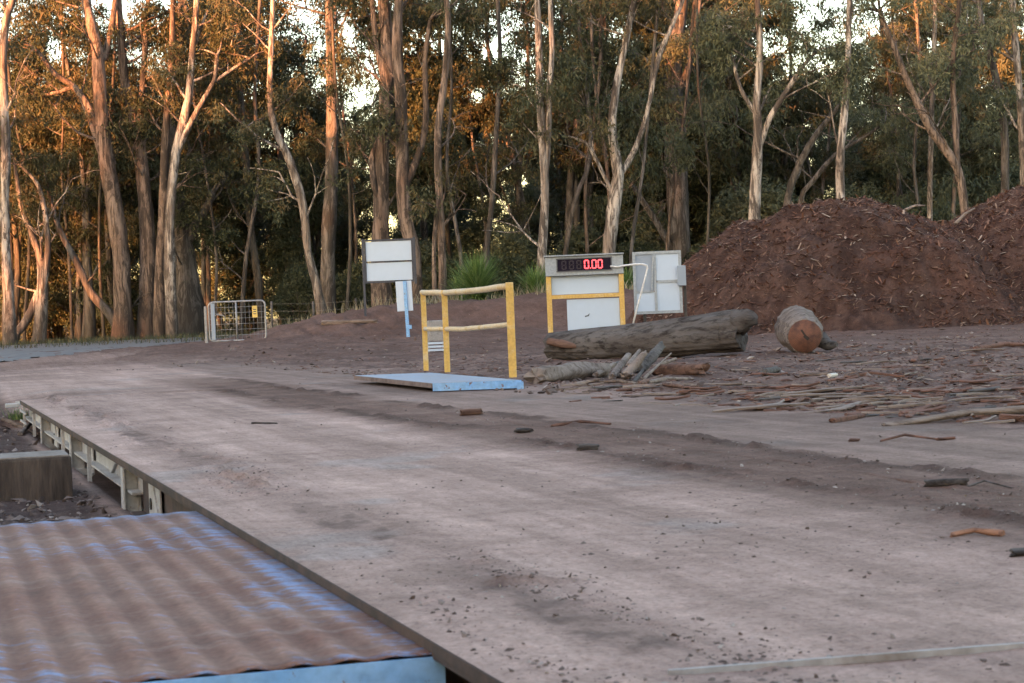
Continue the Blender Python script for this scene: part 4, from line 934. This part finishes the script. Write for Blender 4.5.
# ------------------------------------------------------------------ foliage
def leaves(centers, rad, n_per, size, seed, droop=.75, squash=.7):
    """leaf faces round clump centres; returns V,F,var"""
    r = np.random.default_rng(seed); C = np.repeat(np.asarray(centers, float), n_per, 0); rr = np.repeat(np.asarray(rad, float), n_per)
    n = len(C); d = r.normal(0, 1, (n, 3)); d /= np.linalg.norm(d, axis=1)[:, None] + 1e-9
    # sprays: leaves gather on a few twigs inside each clump
    tw = r.normal(0, 1, (len(centers), 5, 3)); tw /= np.linalg.norm(tw, axis=2)[..., None]; tw[..., 2] -= .25
    ci = np.repeat(np.arange(len(centers)), n_per); ti = r.integers(0, 5, n)
    q = r.random(n) ** .7
    P = C + tw[ci, ti] * (rr * q)[:, None] * [1, 1, squash] + d * (rr * .30)[:, None]
    L = size[0] * r.uniform(.7, 1.4, n); Wd = size[1] * r.uniform(.7, 1.3, n)
    ax = r.normal(0, .6, (n, 3)); ax[:, 2] -= droop; ax /= np.linalg.norm(ax, axis=1)[:, None]
    b = np.cross(ax, r.normal(0, 1, (n, 3))); b /= np.linalg.norm(b, axis=1)[:, None] + 1e-9
    V = np.stack([P, P + ax * (L * .45)[:, None] + b * (Wd / 2)[:, None], P + ax * L[:, None], P + ax * (L * .45)[:, None] - b * (Wd / 2)[:, None]], 1)
    var = np.clip(np.repeat(r.random(len(centers)), n_per) * .6 + r.random(n) * .4, 0, 1)
    return V.reshape(-1, 3), np.arange(n * 4).reshape(-1, 4), np.repeat(var, 4)

def bez(p0, d0, L, n, rg_, wob=.25, up=.12):
    pts = [Vector(p0)]; d = Vector(d0).normalized()
    for i in range(n):
        d = (d + Vector((rg_.uniform(-wob, wob), rg_.uniform(-wob, wob), rg_.uniform(-wob, wob) * .7 + up))).normalized(); pts.append(pts[-1] + d * L / n)
    return pts
def taper(r0_, r1_, n): return [r0_ + (r1_ - r0_) * (i / (n - 1)) ** .8 for i in range(n)]
def smooth(pts, rads, sub=3):
    """Catmull-Rom"""
    P = [pts[0] * 2 - pts[1]] + pts + [pts[-1] * 2 - pts[-2]]; o = []; r_ = []
    for i in range(1, len(P) - 2):
        for k in range(sub):
            t = k / sub; a, b, c, d = P[i - 1], P[i], P[i + 1], P[i + 2]
            o.append(.5 * ((2 * b) + (c - a) * t + (2 * a - 5 * b + 4 * c - d) * t * t + (3 * b - a - 3 * c + d) * t ** 3)); r_.append(rads[i - 1] * (1 - t) + rads[i] * t)
    o.append(pts[-1]); r_.append(rads[-1]); return o, r_

def crown_branches(mb, start, d, L, r, rg_, cent, rad, lvl=0, dens=1.0):
    n = 5; pts = bez(start, d, L, n, rg_, .28, .10 if lvl == 0 else -.02); mb.tube(pts, taper(r, r * .35, n + 1), 6 if lvl else 7, False)
    if lvl < 1:
        for k in range(int(4 * dens + rg_.random())):
            i = rg_.randint(2, n); dd_ = Vector((rg_.gauss(0, 1), rg_.gauss(0, 1), rg_.gauss(.2, .5))).normalized() + (pts[-1] - pts[0]).normalized() * .7
            crown_branches(mb, pts[i], dd_, L * rg_.uniform(.35, .6), r * .45, rg_, cent, rad, lvl + 1, dens)
    for i in ((3, 4, 5) if lvl else (4, 5)):
        cent.append(pts[i] + Vector((rg_.gauss(0, .2), rg_.gauss(0, .2), rg_.gauss(-.1, .2)))); rad.append(rg_.uniform(.35, .75))

def traced_tree(label, Y, stems, mat, leafmat, seed, crown=1.0, low=4.2, group=None, n_per=70, top=17, cat='tree', side=None):
    """stems: pixel polylines [(px, py, width px), ...]; first starts at the foot"""
    rg_ = random.Random(seed); b = at(stems[0][0][0], stems[0][0][1], Y); b.z = gz(b.x, b.y)
    root = empty('gum_tree', b); tag(root, label, cat, group); mb = MB(); cent = []; rad = []
    for si, s in enumerate(stems):
        pts = []; rads = []; off = 0
        for i, (px, py, w) in enumerate(s):
            if si and i: off += rg_.uniform(-.25, .25)
            elif not si and i: off += rg_.uniform(-.1, .1)
            p = at(px, py, Y + off) - b; pts.append(p); rads.append(w * (.97 if w >= 12 else .86) / 2 * Y / F)
        if s[0][1] > 295 and (si == 0 or s[0][1] > 320):     # reach the ground
            f = pts[0]; g_ = gz(b.x + f.x, b.y + f.y) - b.z
            pts.insert(0, Vector((f.x + .03 * (f.z - g_), f.y, g_ - .25))); rads.insert(0, rads[0] * 1.28)
        if s[-1][1] < 12 and s[-1][2] >= 4:     # continues above the frame
            d = (pts[-1] - pts[-2]).normalized(); r_ = rads[-1]; p = pts[-1]; k_ = 0
            while p.z < top * rg_.uniform(.8, 1.1) and k_ < 6:
                d = (d + Vector((rg_.uniform(-.3, .3), rg_.uniform(-.3, .3), .35))).normalized(); p = p + d * 1.8; r_ *= .82; pts.append(p); rads.append(r_); k_ += 1
        P_, R_ = smooth(pts, rads); mb.tube(P_, R_, 14 if R_[0] > .15 else 9, False, .10, rg_)
        # side branches with foliage
        nb = 0
        for i in range(2, len(P_)):
            z = P_[i].z
            if z < low: continue
            seglen = (P_[i] - P_[i - 1]).length; pr = seglen * .52 * crown * (1.0 if z < 13 else .8) * (.7 if R_[i] < .06 else 1)
            k_ = int(pr) + (rg_.random() < pr - int(pr))
            for _ in range(k_):
                a = rg_.uniform(0, 2 * math.pi); L = rg_.uniform(1.3, 3.2) * (.75 + .25 * min(1, z / 8))
                crown_branches(mb, P_[i], Vector((math.cos(a) * 1.2, abs(math.sin(a)) - .15, rg_.uniform(.1, .9))), L, min(R_[i] * .45, .07), rg_, cent, rad)
        for _ in range(3 if si == 0 else 1):
            i = rg_.randint(len(P_) // 4, len(P_) - 1); a = rg_.uniform(0, 6.28)
            crown_branches(mb, P_[i], Vector((math.cos(a), math.sin(a), rg_.uniform(.2, 1.2))), rg_.uniform(1.2, 3), min(.05, R_[i] * .4), rg_, [], [])
        if R_[-1] < .2 and s[-1][1] >= 12 and P_[-1].z > 2.5:
            for _ in range(3): crown_branches(mb, P_[-1], Vector((rg_.gauss(0, 1), rg_.gauss(0, 1), .6)), 1.2, R_[-1] * .7, rg_, cent, rad, 1)
    mb.build('trunk', mat, root)
    if cent:
        V, Fq, var = leaves(cent, rad, n_per, (.20, .050), seed); link('crown', np_mesh('crown', V, Fq, False, var=var), leafmat, root)
    return root

EDGE = 343
tr = traced_tree
tr('pale smooth gum at the extreme left edge of the picture', 76, [[(10, 345, 15), (9, 300, 12), (6, 250, 11), (5, 200, 10), (6, 150, 11), (4, 100, 10), (3, 60, 9), (6, 20, 9), (14, -6, 8)]], M_BARK_PALE, M_LEAF, 1, .7)
tr('small twisted pale gum with a low fork near the left edge', 79, [[(39, 342, 15), (42, 300, 13), (41, 262, 10), (31, 232, 7), (21, 205, 6), (15, 165, 4)], [(41, 300, 9), (48, 250, 7), (45, 215, 6), (38, 185, 5), (20, 165, 3)], [(14, 338, 10), (28, 318, 10), (39, 292, 9)]], M_BARK_PALE, M_LEAF, 2, .5, 3)
tr('leaning grey gum stem rising left from the big gums by the road', 80, [[(124, 334, 16), (110, 314, 11), (91, 293, 9), (77, 263, 8), (59, 228, 6), (48, 190, 4)]], M_BARK_GREY, M_LEAF, 3, .5, 4)
tr('big orange lit red gum by the road with a long low limb reaching left', 79, [[(123, 338, 24), (123, 300, 19), (120, 250, 17), (115, 210, 18), (108, 170, 16), (103, 130, 15), (100, 90, 14), (97, 50, 12), (90, 20, 11), (84, -8, 9)],
   [(113, 165, 9), (95, 118, 9), (75, 88, 7), (55, 74, 6), (38, 52, 5), (22, 42, 3)], [(111, 185, 7), (80, 95, 6), (60, 92, 5), (40, 97, 3)], [(104, 60, 8), (112, 25, 7), (116, -6, 6)]], M_BARK_WARM, M_LEAF, 4, .95)
tr('tall dark red gum close right of the big orange lit gum', 79.5, [[(146, 338, 20), (147, 300, 17), (148, 250, 16), (146, 210, 15), (142, 170, 14), (136, 130, 13), (126, 90, 11), (122, 50, 10), (118, -6, 8)],
   [(138, 140, 8), (143, 80, 7), (146, 30, 6), (148, -6, 5)]], M_BARK_WARM, M_LEAF, 5, .9)
tr('straight slender red gum second from the tall dark one', 78.5, [[(160, 338, 14), (160, 280, 12), (163, 220, 11), (165, 150, 10), (168, 100, 8), (172, 50, 7), (173, -6, 6)]], M_BARK_WARM, M_LEAF, 6, .8)
tr('pale slender gum with a long pale limb reaching up to the right', 78, [[(172, 338, 13), (170, 270, 12), (170, 210, 11), (176, 150, 10), (188, 100, 9), (193, 45, 7), (197, -6, 6)],
   [(176, 155, 7), (188, 128, 7), (203, 100, 6), (214, 80, 5), (217, 55, 4)], [(212, 84, 4), (228, 72, 4), (250, 58, 3)], [(190, 60, 4), (200, 30, 4), (208, 10, 3)]], M_BARK_PALE, M_LEAF, 7, .55)
tr('massive grey gum base with a thick broken limb left of the farm gate', 82, [[(189, 338, 40), (188, 305, 32), (185, 270, 25), (181, 240, 22), (177, 200, 16), (174, 150, 13), (178, 90, 11), (180, 30, 9), (182, -6, 8)], [(183, 245, 13), (195, 228, 12), (208, 205, 9), (214, 190, 6), (226, 178, 4)]], M_BARK_GREY, M_LEAF, 8, .7)
tr('slender gum that bends left halfway up, left of the notice board', 74, [[(323, 322, 12), (316, 283, 10), (308, 252, 9), (303, 205, 10), (290, 162, 10), (276, 131, 8), (270, 101, 7), (271, 50, 6), (273, -6, 5)]], M_BARK_PALE, M_LEAF, 9, .8)
tr('straight pale grey gum directly behind the bent slender gum', 80, [[(328, 320, 18), (328, 250, 15), (331, 190, 14), (332, 130, 12), (330, 60, 9), (328, -6, 7)]], M_BARK_GREY, M_LEAF, 10, 1)
tr('thick warm red gum rising behind the notice board', 72, [[(383, 322, 24), (381, 260, 20), (381, 202, 16), (382, 150, 14), (386, 100, 14), (387, 50, 13), (383, -8, 12)], [(381, 205, 8), (374, 185, 7), (372, 160, 7), (377, 140, 5)], [(384, 80, 8), (376, 40, 7), (372, 0, 6)]], M_BARK_WARM, M_LEAF, 11, 1)
tr('curving red gum just right of the notice board', 71, [[(416, 322, 17), (414, 255, 15), (405, 215, 14), (402, 150, 13), (401, 100, 12), (397, 50, 12), (400, -8, 9)], [(404, 190, 8), (414, 165, 9), (423, 140, 8), (426, 110, 7), (425, 60, 6), (430, 20, 5)]], M_BARK_WARM, M_LEAF, 12, 1)
tr('thin orange lit gum above the left end of the yellow hand rail', 70, [[(443, 322, 11), (442, 250, 9), (439, 190, 9), (438, 130, 8), (445, 76, 8), (448, 25, 7), (445, -8, 6)], [(435, 322, 6), (434, 250, 5), (437, 210, 5)]], M_BARK_WARM, M_LEAF, 13, 1)
tr('very thin gum above the tall spiky plant', 73, [[(487, 305, 7), (487, 250, 6), (492, 200, 6), (497, 120, 6), (500, 50, 5), (497, -8, 5)]], M_BARK_GREY, M_LEAF, 14, 1.1)
tr('white barked twin stemmed gum behind the left post of the weight display', 68, [[(543, 318, 12), (541, 270, 11), (545, 202, 10), (543, 151, 9), (540, 100, 9), (539, 50, 8), (537, -8, 7)], [(544, 190, 7), (548, 145, 7), (549, 100, 7), (552, 50, 6), (551, -8, 6)]], M_BARK_PALE, M_LEAF, 15, .85, 5.5)
tr('forked pale gum behind the weight display leaning right at the top', 69, [[(608, 316, 16), (609, 252, 14), (613, 212, 14), (618, 175, 12), (612, 130, 10), (616, 90, 9), (624, 50, 8), (632, 10, 7), (636, -8, 7)], [(618, 178, 7), (632, 155, 7), (642, 130, 6), (650, 100, 5), (658, 60, 6), (672, 25, 5), (684, -4, 5)], [(613, 195, 5), (590, 148, 4), (575, 138, 3)]], M_BARK_PALE, M_LEAF, 16, .8, 5)
tr('big straight grey gum behind the metal cabinet', 80, [[(685, 306, 21), (681, 250, 21), (678, 200, 22), (675, 140, 23), (673, 90, 20), (676, 45, 15), (683, -8, 12)], [(676, 95, 10), (688, 70, 9), (693, 40, 8), (700, -6, 6)], [(680, 262, 10), (664, 235, 8), (650, 212, 7), (634, 188, 5)], [(676, 150, 9), (668, 120, 8), (655, 90, 6), (648, 60, 5)]], M_BARK_GREY, M_LEAF_G, 17, .7, 7)
tr('pale gum with a rising right limb left above the big mulch heap', 70, [[(752, 300, 14), (754, 230, 13), (756, 177, 12), (758, 136, 11), (757, 100, 9), (760, 50, 8), (757, -6, 6)], [(760, 145, 7), (770, 118, 7), (786, 92, 6), (803, 66, 5), (818, 50, 3)], [(757, 115, 6), (741, 90, 5), (733, 60, 4)]], M_BARK_PALE, M_LEAF_G, 18, .9, 5.5)
tr('grey gum leaning right behind the crest of the left mulch heap', 73, [[(782, 300, 9), (786, 212, 9), (796, 172, 8), (815, 136, 7), (833, 114, 5), (850, 90, 4)]], M_BARK_GREY, M_LEAF_G, 19, .9, 5.5)
tr('pale upright gum above the centre of the left mulch heap', 69, [[(842, 300, 12), (841, 215, 10), (840, 160, 10), (844, 116, 9), (848, 60, 7), (850, -6, 6)]], M_BARK_PALE, M_LEAF_G, 20, 1, 5.5)
tr('thin bare gum leaning right between two pale ones over the left heap', 76, [[(798, 300, 7), (800, 205, 6), (814, 180, 6), (835, 155, 5), (866, 136, 4), (885, 122, 3)]], M_BARK_GREY, M_LEAF_G, 21, .6, 5.5)
tr('gum with a long stem leaning far left above the gap of the heaps', 70, [[(966, 300, 12), (965, 215, 10), (957, 168, 10), (932, 131, 10), (912, 91, 8), (893, 45, 6), (880, 12, 5)], [(958, 175, 7), (955, 120, 7), (953, 60, 6), (960, -6, 5)]], M_BARK_WARM, M_LEAF_G, 22, .9, 6)
tr('pale gum near the right edge curving up to the left', 74, [[(1006, 300, 11), (1005, 190, 10), (1004, 126, 9), (993, 66, 8), (982, 25, 7), (978, -8, 6)]], M_BARK_GREY, M_LEAF_G, 23, .9, 6)
tr('thin upright gum halfway between the two right hand gums', 76, [[(930, 300, 6), (930, 200, 6), (932, 100, 6), (935, -6, 5)]], M_BARK_PALE, M_LEAF_G, 24, 1.1, 5.5)
tr('slender gum leaving the picture at the right edge', 72, [[(1022, 300, 10), (1024, 200, 9), (1020, 100, 8), (1012, -6, 7)]], M_BARK_PALE, M_LEAF_G, 25, 1.1, 5)
tr('thin crooked gum left of the big straight grey gum', 77, [[(560, 310, 7), (566, 250, 6), (575, 200, 6), (590, 160, 5), (588, 100, 5), (580, 40, 4), (578, -8, 4)]], M_BARK_GREY, M_LEAF, 26, 1.2)
tr('slender gum between the farm gate and the bent gum', 83, [[(262, 335, 10), (258, 280, 9), (250, 220, 8), (246, 160, 8), (240, 90, 7), (238, -6, 6)]], M_BARK_DARK, M_LEAF, 27, 1.1)

rs_ = random.Random(314)
for i in range(15):
    px = rs_.uniform(20, 1010); w_ = rs_.uniform(3.5, 6); yb = 325 if px < 300 else 318; ln = rs_.uniform(-30, 30); kx = rs_.uniform(-14, 14)
    tr('thin crooked sapling among the front row of gums', rs_.uniform(69 if px > 340 else 80, 86), [[(px, yb, w_), (px + kx * .5, yb - 70, w_ * .9), (px + kx + ln * .4, yb - 150, w_ * .8), (px + ln * .7, yb - 230, w_ * .75), (px + ln, -6, max(4, w_ * .7))]],
       rs_.choice((M_BARK_GREY, M_BARK_DARK, M_BARK_WARM)), rs_.choice((M_LEAF, M_LEAF_D)) if px < 640 else M_LEAF_G, 400 + i, rs_.uniform(.8, 1.3), 3.0, 'thin saplings among the front row')
# background trees: three prototypes copied
def proto_tree(seed, leafmat, barkmat, n_stem=2, hgt=16, low=1.5, dens=.9, n_per=56):
    rg_ = random.Random(seed); root = empty('gum_tree', (0, 0, 0)); mb = MB(); cent = []; rad = []
    for s in range(n_stem):
        a = rg_.uniform(0, 6.28); lean = rg_.uniform(.02, .12); pts = [Vector((rg_.uniform(-.2, .2) * s * 2, rg_.uniform(-.2, .2), -.3))]; d = Vector((math.cos(a) * lean, math.sin(a) * lean, 1))
        n = 9
        for i in range(n):
            d = (d + Vector((rg_.uniform(-.12, .12), rg_.uniform(-.12, .12), .05))).normalized(); pts.append(pts[-1] + d * hgt / n)
        P_, R_ = smooth(pts, taper(rg_.uniform(.16, .26), .06, n + 1), 2); mb.tube(P_, R_, 9, False, .05, rg_)
        for i in range(2, len(P_)):
            if P_[i].z < low: continue
            for _ in range(rg_.choice((1, 2, 2, 3)) if rg_.random() < dens else 0):
                a = rg_.uniform(0, 6.28); crown_branches(mb, P_[i], Vector((math.cos(a), math.sin(a), rg_.uniform(0, .7))), rg_.uniform(1.3, 3.0), min(R_[i] * .4, .06), rg_, cent, rad)
    mb.build('trunk', barkmat, root); V, Fq, var = leaves(cent, rad, n_per, (.24, .062), seed); link('crown', np_mesh('crown', V, Fq, False, var=var), leafmat, root)
    return root
def copy_tree(root, x, y, rz, s, label, group, sink=0.0, cat='tree'):
    r = root.copy(); col.objects.link(r); r.location = (x, y, gz(x, y) - sink); r.rotation_euler = (0, 0, rz); r.scale = (s, s, s * random.uniform(.9, 1.12)); tag(r, label, cat, group)
    for ch in root.children: c = ch.copy(); col.objects.link(c); c.parent = r
    return r
protos = [proto_tree(101, M_LEAF_D, M_BARK_DARK), proto_tree(102, M_LEAF_D, M_BARK_GREY, 2, 15, 2.0), proto_tree(103, M_LEAF_G, M_BARK_DARK, 3, 16, 3.0, .9), proto_tree(104, M_LEAF_D, M_BARK_DARK, 3, 14, 4.5, .9)]
protos += [proto_tree(105, M_LEAF, M_BARK_GREY, 2, 16, 6.0, .6, 45), proto_tree(106, M_LEAF_D, M_BARK_GREY, 2, 15, 1.2, .75, 32)]
rt = random.Random(77); used = [False] * 6
LB = ['dark leafy gum in the shadowed wood behind the front row', 'dark grey stemmed gum in the shadowed wood behind the front row', 'grey green gum in the wood behind the front row', 'bare stemmed dark gum in the wood behind the front row', 'thin pale stemmed gum in the wood behind the front row', 'thinly leaved gum with sky showing through its crown']
def place(px, Y, k, s=1.0):
    x = (px - 512) / F * Y; lab = LB[k]; grp = LB[k].split(' in ')[0] + 's of the background wood'
    if not used[k]:
        used[k] = True; r = protos[k]; r.location = (x, Y, gz(x, Y)); r.rotation_euler = (0, 0, rt.uniform(0, 6.28)); tag(r, lab, 'tree', grp); return
    copy_tree(protos[k], x, Y, rt.uniform(0, 6.28), s, lab, grp)
for row, (Y, step, x0, x1) in enumerate(((89, 74, -200, 1230), (100, 66, -200, 1230), (114, 70, -170, 1210), (132, 64, -160, 1200))):
    px = x0
    while px < x1:
        left = px < 300
        k = rt.choice((3, 5, 5, 4)) if left else rt.choice((0, 1, 3, 4, 5)) if px < 620 else rt.choice((0, 2, 2, 1, 4, 5))
        if not (rt.random() < (.3 if left else .1)): place(px + rt.uniform(-18, 18), Y + rt.uniform(-4, 4), k, rt.uniform(.8, 1.1) if row == 0 else rt.uniform(.60, .84))
        px += step * rt.uniform(.8, 1.2) * (.75 if left else 1)

for i in range(26): place(rt.uniform(-20, 1040), rt.uniform(85, 96), 4, rt.uniform(.6, 1.0))
# understorey shrubs
def proto_shrub(seed, leafmat, w, h, n, cone=False):
    rg_ = random.Random(seed); root = empty('shrub', (0, 0, 0)); mb = MB(); cent = []; rad = []
    for i in range(7):
        a = rg_.uniform(0, 6.28); pts = bez((0, 0, -.1), (math.cos(a) * .5, math.sin(a) * .5, 1), h * rg_.uniform(.6, .9), 5, rg_, .2, .1); mb.tube(pts, taper(.05, .015, 6), 6, False)
    for i in range(n):
        z = rg_.random() ** .8 * h; lim = w * (1 - (z / h) ** 2 * (.85 if cone else .65)) * (1 if z > .3 else .8); a = rg_.uniform(0, 6.28); q = lim * math.sqrt(rg_.random()); cent.append((math.cos(a) * q, math.sin(a) * q, z + .1)); rad.append(rg_.uniform(.3, .6))
    mb.build('stems', M_BARK_DARK, root); V, Fq, var = leaves(cent, rad, 90, (.17, .05), seed, .3); link('foliage', np_mesh('foliage', V, Fq, False, var=var), leafmat, root); return root
sh = [proto_shrub(201, M_LEAF_D, 1.6, 2.6, 90), proto_shrub(202, M_LEAF_G, 1.4, 3.6, 110), proto_shrub(203, M_LEAF_Y, 1.2, 2.2, 60), proto_shrub(204, M_LEAF_D, 1.1, 6.0, 150, True)]
SL = ['dark rounded shrub beneath the trees', 'tall grey green shrub beneath the trees', 'yellow green shrub beneath the trees', 'tall narrow dark tree like shrub beneath the gums']
su = [False] * 4
def shrub(px, Y, k, s=1.0):
    x = (px - 512) / F * Y
    if not su[k]:
        su[k] = True; r = sh[k]; r.location = (x, Y, gz(x, Y)); tag(r, SL[k], 'shrub', SL[k].replace('shrub', 'shrubs')); return
    copy_tree(sh[k], x, Y, rt.uniform(0, 6.28), s, SL[k], SL[k].replace('shrub', 'shrubs'), cat='shrub')
for px, Y, k, s in ((18, 92, 5, .7), (48, 96, 5, .62), (78, 93, 5, .7), (104, 99, 5, .65), (30, 104, 3, .6), (62, 108, 5, .75), (120, 105, 0, .5)): place(px, Y, k, s)
for px, Y, k, s in ((28, 96, 1, .55), (52, 99, 0, .6), (80, 97, 1, .6), (108, 95, 0, .55), (140, 98, 1, .7), (-5, 97, 0, .6), (170, 96, 0, .7), (225, 88, 3, 1.1), (248, 90, 3, .9), (290, 86, 3, .9), (345, 82, 0, .9), (300, 84, 1, .7), (365, 84, 1, .8), (400, 82, 0, 1), (455, 80, 0, 1), (430, 84, 1, 1),
                    (500, 78, 0, 1), (520, 82, 1, 1.1), (560, 80, 0, 1.1), (590, 84, 1, 1.1), (640, 80, 0, 1.2), (660, 84, 1, 1.2), (710, 80, 0, 1.1), (728, 77, 2, 1.1), (745, 84, 1, 1.3), (780, 80, 1, 1.3), (820, 82, 0, 1.5), (860, 84, 1, 1.4),
                    (900, 80, 0, 1.5), (940, 84, 1, 1.4), (985, 82, 0, 1.5), (1020, 84, 1, 1.4), (320, 90, 0, 1), (480, 88, 1, 1.2), (610, 92, 1, 1.3), (700, 92, 1, 1.4), (540, 92, 0, 1.4), (410, 92, 1, 1.2), (135, 90, 0, .8), (100, 94, 0, .7), (800, 90, 3, 1.2), (880, 90, 3, 1.3), (960, 92, 3, 1.3), (665, 98, 3, 1.2), (580, 98, 3, 1.2), (440, 98, 3, 1.1), (350, 98, 3, 1.0)):
    shrub(px, Y, k, s)

# the wood behind the photographer, on the sun's side, that keeps the yard in shade
SAZ = Vector((-.60, -.80, 0)).normalized(); SEL = R(7.0)
side = Vector((-SAZ.y, SAZ.x, 0))
rb = random.Random(5)
mid = Vector((0, 55, 0)) + SAZ * 95
k_ = 0
for row in range(2):
    for j in range(-12, 13):
        u = j * 4.6 + rb.uniform(-1.2, 1.2) + row * 1.6; p = mid + side * u + SAZ * (row * 7)
        if p.y > -4: continue
        lft = u < -15; sc_ = rb.uniform(1.05, 1.45) if lft else rb.uniform(1.2, 1.7) if u < -5 else rb.uniform(1.35, 1.8)
        if not lft or rb.random() < .85:
            copy_tree(protos[(0, 1, 0)[k_ % 3]], p.x, p.y, rb.uniform(0, 6.28), sc_, 'gum in the row that shades the yard behind the photographer', 'gums shading the yard'); k_ += 1
        p2 = p + side * rb.uniform(1.5, 3) + SAZ * 3
        if p2.y < -4: copy_tree(sh[3], p2.x, p2.y, rb.uniform(0, 6.28), rb.uniform(2.4, 3.1), 'added tall dense shrub, out of view, blocking low sun from the yard', 'added shrubs shading the yard', cat='shrub')  # oversized shrubs added out of view to block the low sun

# ------------------------------------------------------------------ sky and sun
w = bpy.data.worlds.new('World'); sc.world = w; w.use_nodes = True; nt = w.node_tree
sky = nt.nodes.new('ShaderNodeTexSky'); sky.sky_type = 'NISHITA'; sky.sun_disc = False; sky.sun_elevation = SEL; sky.sun_rotation = math.atan2(SAZ.x, SAZ.y)
sky.air_density = 1.0; sky.dust_density = 1.5; sky.ozone_density = 1.0
nt.links.new(sky.outputs[0], nt.nodes['Background'].inputs[0]); nt.nodes['Background'].inputs[1].default_value = .15
ld = bpy.data.lights.new('sun', 'SUN'); ld.energy = 4.8; ld.angle = R(.5); ld.color = (1, .37, .13)
lo = bpy.data.objects.new('sun', ld); col.objects.link(lo)
sd = Vector((SAZ.x * math.cos(SEL), SAZ.y * math.cos(SEL), math.sin(SEL))); lo.rotation_euler = sd.to_track_quat('Z', 'Y').to_euler()
sc.view_settings.view_transform = 'Standard'; sc.view_settings.look = 'None'; sc.view_settings.exposure = 2.8; sc.view_settings.use_white_balance = True; sc.view_settings.white_balance_temperature = 7400; sc.view_settings.white_balance_tint = 18; sc.view_settings.gamma = 1; sc.view_settings.use_curve_mapping = False
sc.render.engine = 'CYCLES'; sc.cycles.max_bounces = 5; sc.cycles.diffuse_bounces = 3; sc.cycles.glossy_bounces = 2; sc.cycles.transparent_max_bounces = 4
sc.cycles.use_denoising = True
